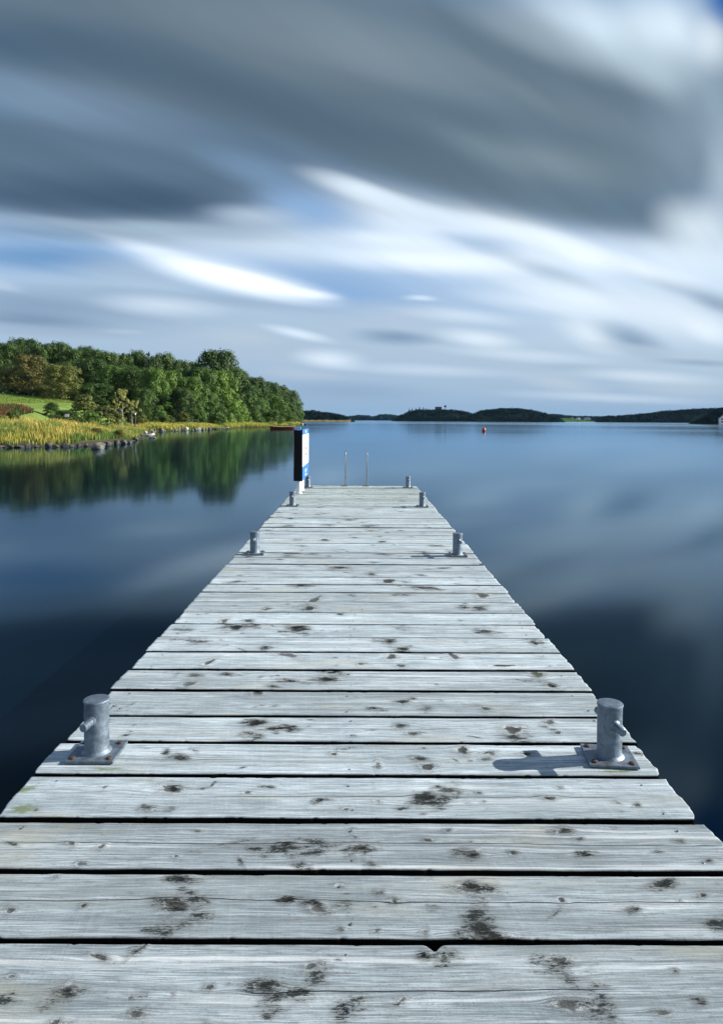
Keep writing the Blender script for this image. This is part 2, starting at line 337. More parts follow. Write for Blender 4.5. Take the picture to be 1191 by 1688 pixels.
def galv_material(name='galvanised_steel', tint=(.165, .21, .255)):
    m, n, out = mat(name)
    o = n.obj()
    a = n.noise(o, 26, 4, .65); b = n.noise(n.v('MULTIPLY', o, (60, 60, 14)), 1.0, 4, .7); v = n.n.new('ShaderNodeTexVoronoi'); n.put(v.inputs['Vector'], o); v.inputs['Scale'].default_value = 120
    c = n.mix(n.mr(a, .35, .68), tuple(t * .55 for t in tint), tint)
    c = n.mix(n.mr(b, .55, .72, 0, .6), c, tuple(min(1, t * 1.5) for t in tint))
    c = n.mix(n.m('MULTIPLY', n.sep(v.outputs['Color'])[0], .25), c, (.20, .25, .30))
    c = n.mix(n.mr(n.noise(o, 60, 3, .7), .60, .72, 0, .6), c, (.07, .08, .09))
    zz = n.sep(o)[2]; rs = n.noise(n.v('MULTIPLY', o, (90, 90, 18)), 1.0, 3, .6)
    c = n.mix(n.m('MULTIPLY', n.mr(rs, .56, .68), n.mr(zz, .09, .01, 0, .55)), c, (.10, .055, .035))
    pbsdf(n, out, c, n.mr(a, .3, .7, .40, .62), .6, n.bump(b, .3, .002))
    return m
def plain(name, c, rough=.6, metal=0.0, var=.25, scale=20, spec=None):
    m, n, out = mat(name)
    f = n.noise(n.obj(), scale, 4, .6)
    col = n.mix(n.mr(f, .3, .7), tuple(v * (1 - var) for v in c), tuple(min(1, v * (1 + var * .5)) for v in c))
    pbsdf(n, out, col, rough, metal, n.bump(f, .15, .01), spec)
    return m
def leaf_material(name, c1, c2, c3=None, trans=.16, spec=.25):
    m, n, out = mat(name)
    t = n.attr('tone'); oi = n.n.new('ShaderNodeObjectInfo')
    f = n.m('ADD', n.m('MULTIPLY', t, .75), n.m('MULTIPLY', oi.outputs['Random'], .35), clamp=True)
    c = n.mix(f, c1, c2)
    if c3: c = n.mix(n.mr(n.noise(n.obj(), 3.0, 2), .55, .68), c, c3)
    p = pbsdf(n, None, c, .62, 0, None, spec)
    tr = n.n.new('ShaderNodeBsdfTranslucent'); n.put(tr.inputs[0], c)
    mx = n.n.new('ShaderNodeMixShader'); mx.inputs[0].default_value = trans
    n.l.new(p.outputs[0], mx.inputs[1]); n.l.new(tr.outputs[0], mx.inputs[2]); n.l.new(mx.outputs[0], out.inputs[0])
    return m
M = {}
M['wood'] = wood_material()
M['galv'] = galv_material()
M['rust'] = plain('rusty_bolt', (.065, .034, .026), .8, .2, .5, 200)
M['nail'] = plain('steel_nail', (.35, .38, .42), .35, .9, .3, 300)
M['beam'] = plain('dark_timber', (.07, .06, .05), .85, 0, .4, 12)
M['white'] = plain('white_paint', (.80, .81, .82), .4, 0, .06, 8)
M['navy'] = plain('black_sign_back', (.006, .007, .010), .7, 0, .2, 8, .15)
M['blue'] = plain('blue_sign_print', (.035, .16, .44), .35, 0, .1, 6)
M['ltblue'] = plain('pale_blue_sign_print', (.16, .36, .68), .35, 0, .1, 6)
M['ink'] = plain('grey_print', (.12, .15, .20), .5)
M['stainless'] = plain('ladder_steel', (.26, .28, .30), .3, .85, .15, 40)
M['bark'] = plain('bark', (.10, .085, .065), .9, 0, .4, 3)
M['birch_bark'] = plain('pale_birch_bark', (.34, .31, .22), .8, 0, .3, 4)
M['stone'] = plain('lichened_stone', (.13, .125, .10), .9, 0, .55, 2.2)
M['palestone'] = plain('pale_stone', (.34, .32, .27), .9, 0, .4, 2.2)
M['wetstone'] = plain('dark_wet_stone', (.055, .052, .045), .7, 0, .5, 2.2)
M['buoy'] = plain('orange_plastic', (.42, .06, .02), .4)
M['buoy_steel'] = plain('buoy_iron', (.08, .08, .08), .5, .5)
M['hull'] = plain('dark_red_hull', (.17, .03, .02), .5)
M['gunwale'] = plain('yellow_gunwale', (.60, .50, .16), .5)
M['slate'] = plain('dark_slate', (.04, .045, .055), .7)
M['darkglass'] = plain('dark_window', (.02, .025, .03), .15)
M['palewood'] = plain('pale_timber', (.45, .42, .36), .8)
M['castle'] = plain('dark_masonry', (.07, .075, .08), .9)
M['greyhouse'] = plain('grey_render', (.35, .36, .36), .8)
M['oak'] = leaf_material('dark_green_leaves', (.014, .036, .007), (.066, .122, .018))
M['mid'] = leaf_material('green_leaves', (.021, .055, .009), (.105, .190, .026))
M['bright'] = leaf_material('bright_green_leaves', (.040, .090, .011), (.165, .275, .034))
M['olive'] = leaf_material('olive_leaves', (.055, .075, .014), (.15, .165, .035))
M['autumn'] = leaf_material('russet_leaves', (.055, .055, .014), (.145, .130, .030), (.045, .070, .016))
M['birch'] = leaf_material('yellow_green_leaves', (.20, .21, .05), (.34, .33, .10))
M['reed'] = None

# ------------------------------------------------------------------ the pier
gap_px = [1553, 1437.5, 1352, 1279.8, 1224.5, 1180.5, 1139.3, 1104.8, 1075.6, 1051, 1029, 1010, 992.7, 977.3, 963.7, 952, 941.4, 930.9, 920.3, 911.3, 902.9, 895.8, 888.4, 881.8, 875.8, 869.8, 864.3]
gaps = [gp(590, y).y for y in gap_px]
PITCHY = .2585
front = [gaps[0] - PITCHY * k for k in range(17, 0, -1)]
END = gp(590, 801).y
nb_ = int(round((END - gaps[-1]) / PITCHY)); st_ = (END - gaps[-1]) / nb_
back = [gaps[-1] + st_ * k + random.uniform(-.008, .008) for k in range(1, nb_)] + [END + .01]
edges = front + gaps + back
e1 = gp(55, 1278); e2 = gp(427, 872); e3 = gp(808, 945); e4 = gp(1100, 1283)
XL = (e1.x + e2.x) / 2 - .005; XR = (e3.x + e4.x) / 2 + .005
print('PIER', XL, XR, END, e1, e2, e3, e4, [round(g, 2) for g in gaps])

# knots seen in the photo: px, py, rx, ry (px), stain radius x,y (px), strength
hand = [
 (109, 1636, 11, 9, 40, 16, .75), (437, 1630, 15, 9, 30, 14, .9), (480, 1640, 0, 0, 45, 16, .95), (520, 1612, 0, 0, 18, 26, .8), (512, 1594, 9, 5, 16, 9, .6), (530, 1596, 0, 0, 12, 8, .7),
 (698, 1578, 5, 4, 18, 13, .95), (730, 1578, 5, 4, 16, 14, .95), (920, 1586, 11, 8, 30, 9, .95), (936, 1657, 17, 10, 30, 16, .9), (985, 1665, 0, 0, 40, 22, .95), (945, 1622, 0, 0, 22, 22, .8),
 (578, 1660, 0, 0, 30, 16, .95), (345, 1628, 6, 4, 9, 6, .8), (222, 1571, 6, 5, 10, 8, .8), (165, 1580, 16, 4, 18, 6, .7), (285, 1639, 5, 2, 0, 0, 0), (215, 1646, 5, 3, 20, 8, .6), (235, 1640, 0, 0, 20, 8, .6),
 (1112, 1602, 4, 3, 7, 4, .6), (1153, 1652, 7, 5, 14, 9, .8), (982, 1621, 3, 2, 0, 0, 0), (655, 1657, 12, 2, 0, 0, 0), (20, 1611, 5, 4, 0, 0, 0), (0, 1650, 0, 0, 20, 12, .8), (90, 1688, 8, 6, 30, 10, .7),
 (292, 1493, 24, 8, 45, 13, 1.05), (325, 1487, 0, 0, 22, 9, 1.), (300, 1448, 10, 4, 36, 10, 1.05), (280, 1530, 0, 0, 42, 13, .85), (300, 1462, 0, 0, 16, 12, .7), (18, 1501, 8, 4, 4, 3, .6), (472, 1483, 8, 4, 24, 9, .85), (565, 1496, 0, 0, 26, 10, .9),
 (775, 1465, 17, 7, 32, 10, 1.), (810, 1467, 0, 0, 20, 10, .7), (788, 1520, 0, 0, 36, 26, 1.1), (800, 1543, 24, 8, 34, 14, 1.), (650, 1485, 6, 4, 8, 5, .8), (625, 1471, 7, 3, 14, 5, .7), (925, 1483, 6, 4, 0, 0, 0), (1045, 1499, 7, 4, 24, 7, .7),
 (1093, 1457, 16, 4, 24, 8, .9), (1180, 1522, 0, 0, 26, 16, .95), (700, 1537, 6, 4, 8, 5, .7), (560, 1532, 6, 3, 8, 4, .7), (560, 1460, 6, 3, 0, 0, 0), (138, 1493, 5, 3, 0, 0, 0), (92, 1445, 5, 3, 0, 0, 0), (1158, 1475, 7, 3, 14, 4, .7), (710, 1495, 0, 0, 30, 8, .6),
 (495, 1397, 0, 0, 60, 8, .95), (420, 1399, 5, 2, 26, 5, .85), (470, 1391, 8, 3, 24, 6, .9), (590, 1398, 12, 5, 28, 8, 1.), (350, 1396, 0, 0, 60, 4, .75), (520, 1405, 0, 0, 40, 7, .8), (775, 1409, 14, 6, 24, 8, 1.), (930, 1369, 10, 5, 24, 6, .9), (963, 1409, 8, 3, 24, 6, .9), (845, 1406, 6, 3, 16, 4, .8),
 (167, 1395, 6, 3, 0, 0, 0), (118, 1390, 7, 2, 10, 3, .7), (135, 1424, 8, 3, 8, 3, .7), (22, 1391, 8, 2, 14, 3, .6), (495, 1424, 6, 3, 14, 4, .8), (610, 1425, 7, 3, 12, 4, .7), (705, 1385, 6, 3, 16, 4, .7), (1120, 1387, 6, 3, 14, 4, .6), (290, 1411, 4, 2, 0, 0, 0),
 (283, 1301, 18, 5, 24, 6, .9), (243, 1334, 6, 3, 24, 7, .95), (278, 1336, 0, 0, 14, 6, .8), (705, 1318, 16, 6, 38, 12, 1.1), (735, 1303, 14, 4, 22, 5, .95), (525, 1320, 6, 3, 16, 4, .8), (445, 1298, 8, 2, 14, 3, .8), (905, 1316, 9, 3, 10, 3, .9), (922, 1299, 5, 2, 8, 3, .8), (1050, 1328, 6, 2, 10, 3, .7), (570, 1334, 5, 2, 0, 0, 0), (172, 1298, 4, 2, 0, 0, 0), (622, 1321, 5, 2, 0, 0, 0),
 (705, 1265, 9, 6, 10, 6, .7), (692, 1251, 10, 3, 16, 4, .8), (622, 1262, 3, 7, 4, 8, .6), (762, 1237, 10, 5, 6, 5, .7), (797, 1252, 6, 2, 12, 3, .7), (868, 1243, 7, 3, 10, 3, .9), (550, 1243, 6, 2, 8, 2, .6), (810, 1243, 5, 3, 12, 3, .7),
 (422, 1191, 12, 4, 22, 6, 1.), (460, 1200, 4, 2, 34, 4, .95), (418, 1212, 0, 0, 22, 6, .9), (660, 1196, 10, 3, 16, 4, 1.), (680, 1209, 10, 2, 14, 3, .8), (845, 1203, 16, 5, 10, 4, .5), (850, 1216, 0, 0, 34, 6, .85), (905, 1190, 8, 3, 10, 4, .8), (918, 1208, 6, 2, 8, 3, .7), (565, 1235, 5, 2, 0, 0, 0),
 (664, 1157, 8, 3, 12, 4, .95), (680, 1152, 4, 2, 6, 3, .8), (700, 1168, 0, 0, 14, 7, .7), (424, 1142, 8, 4, 6, 4, .5), (800, 1168, 7, 3, 0, 0, 0), (312, 1128, 10, 4, 8, 3, .6), (320, 1113, 8, 2, 24, 4, .8), (470, 1122, 4, 2, 26, 3, .9),
 (540, 1120, 14, 4, 26, 4, 1.), (550, 1108, 6, 2, 26, 4, 1.), (885, 1112, 8, 4, 10, 5, .9), (908, 1132, 8, 3, 10, 4, .9), (870, 1124, 0, 0, 26, 4, .7), (475, 1080, 16, 3, 6, 2, .3), (645, 1083, 8, 4, 0, 0, 0), (660, 1098, 10, 2, 6, 2, .5), (747, 1082, 7, 5, 6, 4, .4), (830, 1098, 18, 2, 6, 2, .5), (345, 1092, 5, 5, 0, 0, 0), (438, 1069, 4, 2, 10, 5, .95), (330, 1058, 6, 2, 36, 3, .8),
 (640, 1057, 8, 2, 18, 4, .95), (664, 1070, 10, 3, 12, 4, 1.), (880, 1060, 6, 3, 14, 5, .8), (390, 1034, 10, 3, 26, 6, 1.), (300, 1038, 0, 0, 26, 3, .8), (490, 1036, 10, 4, 22, 6, 1.1), (800, 1041, 8, 3, 16, 4, 1.), (665, 1036, 0, 0, 14, 5, .7), (370, 1023, 5, 3, 4, 3, .6), (410, 1023, 5, 2, 10, 3, .8),
 (510, 1003, 8, 3, 16, 3, 1.), (518, 989, 8, 4, 5, 3, .4), (440, 1004, 4, 2, 8, 2, .9), (790, 1003, 8, 2, 16, 3, 1.), (765, 1002, 3, 2, 12, 2, .9), (700, 969, 12, 2, 20, 3, 1.), (795, 982, 8, 4, 10, 4, .7), (495, 965, 6, 2, 24, 3, .9), (560, 936, 8, 2, 18, 2, 1.), (612, 947, 6, 2, 10, 2, .9), (640, 958, 12, 3, 0, 0, 0), (480, 912, 14, 2, 10, 1.5, .6), (515, 913, 0, 0, 10, 2, .9), (615, 928, 0, 0, 10, 1.5, .7), (475, 867, 0, 0, 10, 2, .95), (535, 890, 6, 1.5, 14, 2, .7), (540, 866, 0, 0, 12, 1.5, .9), (608, 867, 0, 0, 14, 1.5, 1.), (700, 912, 0, 0, 10, 2, .6), (630, 893, 6, 1.5, 8, 1.5, .8), (575, 857, 0, 0, 12, 1.5, .8),
]
green_px = [(40, 1334, 34, 10, .9), (42, 1301, 20, 8, .9), (28, 1358, 40, 12, .5), (180, 1268, 40, 4, .9), (1010, 1272, 45, 3, .9), (885, 1112, 14, 6, .7), (830, 1048, 26, 6, .5), (945, 1088, 10, 5, .7), (800, 1000, 14, 4, .6), (500, 1000, 12, 4, .5), (875, 1395, 20, 6, .5), (625, 1385, 30, 6, .5), (220, 1130, 40, 5, .5), (540, 870, 130, 6, .35), (640, 850, 120, 4, .3), (310, 1530, 30, 10, .5)]
KN = []
for x, y, rx, ry, sx, sy, s in hand:
    p = gp(x, y); k = p.y / F; kz = p.y ** 2 / (F * 1.25)
    KN.append((p.x, p.y, rx * k, ry * kz, sx * k, sy * kz, s, random.uniform(-.35, .35)))
for y0, y1 in zip(edges[:-1], edges[1:]):
    wv_ = y1 - y0
    for _ in range(rng.integers(3, 7)):
        r = rng.uniform(.003, .008); KN.append((rng.uniform(XL, XR), y0 + rng.uniform(.1, .9) * wv_, r * 1.5, r, r * 3, r * 1.6, rng.uniform(.3, .9), rng.uniform(-.4, .4)))
    for _ in range(rng.integers(2, 6)):
        r = rng.uniform(.006, .020); KN.append((rng.uniform(XL, XR), y0 + rng.uniform(.1, .9) * wv_, r, rng.uniform(.0022, .0042), r * rng.uniform(1, 2), r * rng.uniform(.3, .8), rng.uniform(.5, .95), rng.uniform(-1.2, 1.2)))
    if True:
        for _ in range(rng.integers(2, 5) if (y0 > 5 or y0 < 1.2) else rng.integers(0, 3)):
            r = rng.uniform(.006, .014); KN.append((rng.uniform(XL, XR), y0 + rng.uniform(.15, .85) * wv_, r * 1.8, r, r * rng.uniform(3, 7), r * rng.uniform(1.5, 3.2), rng.uniform(.7, 1.05), rng.uniform(-.4, .4)))
GR = [(gp(x, y).x, gp(x, y).y, a * gp(x, y).y / F, b * gp(x, y).y ** 2 / (F * 1.25), s) for x, y, a, b, s in green_px]
hole = gp(715, 1561)
for y0, y1 in zip(edges[:-1], edges[1:]):
    for x in (XL + .10, -.03, XR - .10):
        for t in (.2, .8): KN.append((x + rng.uniform(-.02, .02), y0 + (y1 - y0) * t + rng.uniform(-.015, .015), 0, 0, rng.uniform(.006, .013), .004, rng.uniform(.4, .9), 0))
Vs, Fs, A = [], [], dict(grain=[], stain=[], kr=[], crackd=[], crackm=[], algae=[], tone=[], gap_shade=[], kcs=[])
base_i = 0
for i, (y0, y1) in enumerate(zip(edges[:-1], edges[1:])):
    gapw = .019 if i < 17 + 8 else .015
    if 17 + 17 == i: gapw = .022
    gapw += .003; a0 = y0 + gapw / 2; a1 = y1 - gapw / 2
    ym = (y0 + y1) / 2
    step = .0055 if 1.2 < y1 and y0 < 2.8 else (.009 if 0 < y0 < 4.5 else (.014 if y0 > 0 else .04))
    xl = XL + rng.uniform(-.010, .008); xr = XR + rng.uniform(-.012, .008)
    if i == 17 + 3: xr += .0
    nx = int((xr - xl) / step); nv = max(6, int((a1 - a0) / min(step, .012)))
    b = .0035
    us = np.concatenate([[0, 0], np.linspace(b, (xr - xl) - b, nx), [xr - xl] * 2]); zu = np.concatenate([[-.045, -b], np.zeros(nx), [-b, -.045]])
    vs_ = np.concatenate([[0, 0], np.linspace(b, (a1 - a0) - b, nv), [a1 - a0] * 2]); zv = np.concatenate([[-.045, -b], np.zeros(nv), [-b, -.045]])
    U, Vv = np.meshgrid(us, vs_); Z = np.minimum(*np.meshgrid(zu, zv))
    Z0 = Z.copy(); X = xl + U; Y = a0 + Vv; ww = a1 - a0
    # ragged edges
    ed0 = (fbm(X * 5, X * 0 + i, 11) - .5) * .006 + np.maximum(0, fbm(X * 30, X * 0 + i * 3, 12) - .68) * .016
    ed1 = (fbm(X * 5, X * 0 + i + .5, 21) - .5) * .006 - np.maximum(0, fbm(X * 30, X * 0 + i * 5, 22) - .68) * .016
    if abs(hole.y - y0) < .08 or abs(hole.y - y1) < .08:
        dent = np.exp(-((X - hole.x) / .013) ** 2) * .022
        if abs(hole.y - y1) < .08: ed1 = ed1 - dent
    t = Vv / ww
    Y = Y + ed0 * (1 - t) ** 3 + ed1 * t ** 3
    # worn ends
    er = (fbm(Y * 30, Y * 0 + i, 31) - .5) * .018 * np.clip((U - (xr - xl) * .9) / ((xr - xl) * .1), 0, 1)
    rnd = rng.uniform(.2, 1.2) * .007; corner = np.exp(-((1 - t) / .10)) * rnd + np.exp(-t / .10) * rng.uniform(.2, 1.) * .012
    if i in (17 + 3, 17 + 2): corner = corner * 1.5 + np.exp(-t / .15) * .008
    wR = np.clip((U - (xr - xl) * .9) / ((xr - xl) * .1), 0, 1) ** 4; wL = np.clip(1 - U / ((xr - xl) * .1), 0, 1) ** 4
    X = X + er * wR - corner * wR + corner * .5 * wL + (fbm(Y * 30, Y * 0 + i, 37) - .5) * .01 * wL
    gxv = X + i * 7.3; G = Y - y0 + .03 * (fbm(X * .8, X * 0 + i * 2.3, 41) - .5) + .004 * (fbm(X * 5, X * 0 + i, 43) - .5)
    KC = np.ones(X.shape); KR = np.full(X.shape, 9.0); ST = np.zeros(X.shape); dz_ = np.zeros(X.shape)
    for kx, ky, rx, ry, sx, sy, s, al0 in KN:
        if ky < y0 - .1 or ky > y1 + .1: continue
        if s > 0 and sx > 0:
            ex = (X - kx) * math.cos(al0) + (Y - ky) * math.sin(al0); ey = -(X - kx) * math.sin(al0) + (Y - ky) * math.cos(al0)
            wq = 1 + 1.7 * (fbm(X * 16 + kx * 50, Y * 30, 77, 3) - .5)
            q = ((ex / (sx * 1.35)) ** 2 + (ey / (sy * 1.45)) ** 2) * wq ** 2
            if y0 < ky + .01 and y1 > ky - .01: ST = np.maximum(ST, s * np.exp(-q * 1.1))
        if rx > 0 and y0 < ky < y1:
            rx = max(rx, .004); ry = max(ry, .0025)
            big = 1.0 if rx > .012 else .8
            al = al0; ca_, sa_ = math.cos(al), math.sin(al); ex = (X - kx) * ca_ + (Y - ky) * sa_; ey = -(X - kx) * sa_ + (Y - ky) * ca_
            th = np.arctan2(ey / ry, ex / rx); r = np.sqrt((ex / rx) ** 2 + (ey / ry) ** 2)
            r = r * (1 + .16 * np.sin(2 * th + rng.uniform(0, 6)) + .12 * np.sin(3 * th + rng.uniform(0, 6)) + .07 * np.sin(5 * th + rng.uniform(0, 6)))
            KC = np.where(r < KR, rng.uniform(.25, 1.0) if rx < .012 else rng.uniform(.75, 1), KC)
            KR = np.minimum(KR, r)
            rf = np.sqrt(((X - kx) / (rx * 2.2)) ** 2 + ((Y - ky) / (ry * 1.2)) ** 2)
            G = G - (Y - ky) * np.minimum(1 / np.maximum(rf, .5) ** 2, 1.0) * np.exp(-rf / 5) * .9
            dz_ += .0016 * np.exp(-((r - 1.3) / .8) ** 2) - .002 * np.exp(-r ** 2 * 1.5)
    G += (KR < 9) * 0
    ST = ST * np.clip(.25 + 1.55 * fbm(X * 26 + i, Y * 60, 79, 3), .3, 1.25)
    ALG = np.zeros(X.shape)
    for kx, ky, sx, sy, s in GR:
        ALG = np.maximum(ALG, s * 1.15 * np.exp(-((X - kx) / sx) ** 2 - ((Y - ky) / sy) ** 2))
    endw = np.maximum(np.exp(-(X - XL) / .07), np.exp(-(XR - X) / .05)) * .55
    far = np.clip((ym - 5) / 6, 0, 1)
    edgeg = (np.exp(-np.minimum(t, 1 - t) * ww / .012)) * (.56 + .2 * far)
    ALG = np.maximum(ALG, endw * (.7 + .5 * far)); ALG = np.maximum(ALG, edgeg); ALG = np.maximum(ALG, far * .48 + .14)
    # cracks: one or two per plank
    c0 = rng.uniform(.3, .7) * ww; CD = (G - c0); cs, cl = rng.uniform(XL, XR - .4), rng.uniform(.5, 1.6)
    if abs(ym - gp(590, 1490).y) < .1: c0 = .62 * ww; cs, cl = -1.1, 2.1
    if abs(ym - gp(590, 1620).y) < .1: c0 = .52 * ww; cs, cl = -.3, .9
    if abs(ym - gp(590, 1390).y) < .1: c0 = .55 * ww; cs, cl = -1.1, 2.2
    CD = G - c0
    CM = sst(cs, cs + .1, X) * (1 - sst(cs + cl - .1, cs + cl, X)) * (1.0 if rng.random() < .7 or y0 < 2.3 else 0)
    cup = (np.abs(t - .5) * 2) ** 2 * rng.uniform(-.001, .002)
    dzt = dz_ + cup + (fbm(X * 1.3, X * 0 + i, 51) - .5) * .004 + (t - .5) * rng.uniform(-.004, .004) + rng.uniform(-.0015, .0015)
    dzt += (fbm(X * 9, Y * 45, 61) - .5) * .0012
    Z = Z + dzt + DECK
    nr, nc = X.shape
    idx = np.arange(nr * nc).reshape(nr, nc) + base_i
    f = np.stack([idx[:-1, :-1], idx[:-1, 1:], idx[1:, 1:], idx[1:, :-1]], -1).reshape(-1, 4)
    Vs.append(np.stack([X, Y, Z], -1).reshape(-1, 3)); Fs.append(f)
    Fs.append(np.array([[idx[0, 0], idx[-1, 0], idx[-1, -1], idx[0, -1]]]))
    A['grain'].append(np.stack([gxv, G, np.full(X.shape, i * 1.37)], -1).reshape(-1, 3))
    tn = rng.uniform(.80, 1.14) * (.86 if y0 < 3.2 else 1) if y0 > 2.1 else rng.uniform(.62, .70)
    for kk, vv in (('stain', ST), ('kr', KR), ('crackd', CD), ('crackm', CM), ('algae', ALG), ('tone', np.full(X.shape, tn)), ('gap_shade', (Z0 < -.001) * 1.0), ('kcs', KC)): A[kk].append(vv.ravel())
    base_i += nr * nc
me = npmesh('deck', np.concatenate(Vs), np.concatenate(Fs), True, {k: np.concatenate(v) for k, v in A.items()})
me.set_sharp_from_angle(angle=math.radians(50))
pier = empty('pier', (0, 0, 0), label='long weathered grey plank pier running straight out over the lake', cat='pier')
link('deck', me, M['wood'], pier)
for x in (XL + .10, -.03, XR - .10):
    MB().box((x, (edges[0] + END) / 2, DECK - .055 - .09), (.09, END - edges[0] - .06, .17), bev=.005).build('joist', M['beam'], pier)
for Y in (-1.6, 2.0, 5.7, 9.3, 12.7):
    MB().box((0, Y, DECK - .33), (XR - XL - .12, .14, .14), bev=.006).build('crossbeam', M['beam'], pier)
    for x in (XL + .16, XR - .16):
        MB().lathe([(.075, -2.5), (.075, DECK - .40)], 16, (x, Y, 0)).build('pile', M['beam'], pier)
# nails over the joists
nm = MB().lathe([(.0042, 0), (.0042, .0012), (.0025, .0022), (.0004, .0024)], 10).mesh('nail'); nm.materials.append(M['nail'])
cnt = 0
for i, (y0, y1) in enumerate(zip(edges[:-1], edges[1:])):
    if y1 < 1.35 or cnt > 92: continue
    for x in (XL + .10, -.03, XR - .10):
        for t in (.2, .8):
            if abs(x) > .5 and abs(y0 - 2.45) < .2: continue
            if cnt > 92: break
            o = link('nail', nm, None, pier); o.location = (x + random.uniform(-.02, .02), y0 + (y1 - y0) * t + random.uniform(-.015, .015), DECK + .0008); o.rotation_euler = (0, 0, random.random() * 6); cnt += 1

# ------------------------------------------------------------------ mooring bollards
def make_bollard():
    root = empty('mooring_bollard', (0, 0, 0), cat='bollard', group='steel bollards bolted along the pier edges', label='x')
    R = .0445; H = .205
    MB().box((0, 0, .005), (.176, .166, .010), bev=.0015).build('base_plate', M['galv'], root)
    pb = MB().lathe([(R + .010, .010), (R + .006, .014), (R + .001, .019), (R, .021), (R, H - .010)], 40)
    pb.build('post', M['galv'], root)
    cp = MB().lathe([(R, H - .010), (R + .0022, H - .008), (R + .0025, H - .003), (R + .001, H), (R * .8, H + .0016), (R * .4, H + .0022), (.001, H + .0024)], 40)
    cp.build('cap', M['galv'], root)
    T = Matrix.Rotation(PI / 2, 3, 'X')
    br = MB().lathe([(.0125, -.100), (.0142, -.098), (.0142, .098), (.0125, .100)], 20, (0, 0, .137), T)
    br.build('cross_bar', M['galv'], root)
    for s in (-1, 1):
        wd = MB(); wd.lathe([(.021, 0), (.019, .003), (.0142, .007)] if s < 0 else [(.0142, -.007), (.019, -.003), (.021, 0)], 20, (0, s * (R - .0015), .137), T)
        wd.build('weld_bead', M['galv'], root)
    bm_ = MB().lathe([(.0105, 0), (.0112, .0015), (.0098, .005), (.0055, .0072), (.001, .0078)], 16).mesh('bolt_head'); bm_.materials.append(M['rust'])
    for sx in (-1, 1):
        for sy in (-1, 1):
            b = link('bolt_head', bm_, None, root); b.location = (sx * .066, sy * .060, .0102)
    return root
def copy_tree(o, parent=None):
    c = o.copy(); COL.objects.link(c); c.parent = parent
    for ch in list(o.children): copy_tree(ch, c)
    return c
bol = make_bollard()
places = [((160, 1243), 'near left galvanised bollard with rusty bolts and a cross bar'), ((1003, 1250), 'near right galvanised bollard casting a cross shaped shadow on the planks'),
          ((420, 913), 'second bollard on the left pier edge, galvanised grey'), ((753.5, 916), 'second bollard on the right pier edge, with a short shadow to its left'),
          ((482, 834), 'third bollard on the left edge, just in front of the sign posts'), ((695.5, 835.5), 'third bollard on the right edge, close before the end corner'),
          ((507.5, 803.5), 'small bollard behind the sign at the left end corner'), ((672, 804), 'small bollard at the right end corner of the pier')]
for i, (p, lab) in enumerate(places):
    o = bol if i == 0 else copy_tree(bol)
    q = gp(*p); o.location = (q.x, q.y, DECK + .0035); o['label'] = lab
    for ch in o.children:
        if ch.name.startswith('cross_bar') or ch.name.startswith('weld'): ch.rotation_euler = (0, 0, (-.12, .22, -.1, .2, -.05, .15, 0, .1)[i])
    o.rotation_euler = (0, 0, (0, -.10, .05, -.06, .0, -.05, .04, 0)[i])
    print('BOL', i, q)

# ------------------------------------------------------------------ sign at the far end
sg = empty('notice_board', (-.985, 12.0, DECK), label='double sided blue and white notice board on white posts at pier end', cat='sign')
Xf = .037; zt, zb = 1.085, .222; yn, yf = -.44, .93
def board(x, s):
    b = MB().box((x, (yn + yf) / 2, (zt + zb) / 2), (.020, yf - yn, zt - zb), bev=.002).build('board', M['navy'], sg)
    xs = x + s * .0125
    def pan(z0, z1, m, nm, y0=yn + .004, y1=yf - .004, t=.003, dx=0.0):
        MB().box((xs + s * dx, (y0 + y1) / 2, (z0 + z1) / 2), (t, y1 - y0, z1 - z0)).build(nm, m, b)
    pan(zt - .095, zt - .002, M['blue'], 'header_panel'); pan(zb + .235, zt - .096, M['white'], 'notice_panel'); pan(zb + .002, zb + .234, M['blue'], 'footer_panel')
    xq = xs + s * .0026
    yc = (yn + yf) / 2
    for j in range(2):
        lm = MB()
        for k in range(5): lm.box((xq, yc - .11 + k * .055, .74 - j * .10), (.0015, .036, .060 - .01 * ((k + j) % 3)))
        lm.build('lettering', M['ink'], b)
    wm = MB(); wm.box((xq, yc, zt - .048), (.0015, .16, .045))
    for k in range(4): wm.box((xq, yc - .12 + k * .08, zb + .12 + .02 * (k % 2)), (.0015, .05, .05)); 
    wm.box((xq, yc, zb + .06), (.0015, .30, .022))
    wm.build('emblem', M['white'], b)
board(Xf, 1); board(-.085, -1)
for y in (-.30, .22):
    MB().lathe([(.052, 0), (.052, .012), (.042, .013), (.042, 1.06), (.03, 1.07), (.002, 1.072)], 24, (-.02, y, 0)).build('post', M['white'], sg)
    for z in (.30, .86):
        MB().box((-.02, y - .050, z), (.098, .012, .030), bev=.003).build('clamp', M['stainless'], sg)
MB().box((-.024, yn - .0085, .645), (.120, .012, .845), bev=.002).build('end_panel', M['navy'], sg)
MB().box((-.028, yn - .004, zt + .010), (.108, .07, .050), bev=.003).build('top_cap', M['ltblue'], sg)

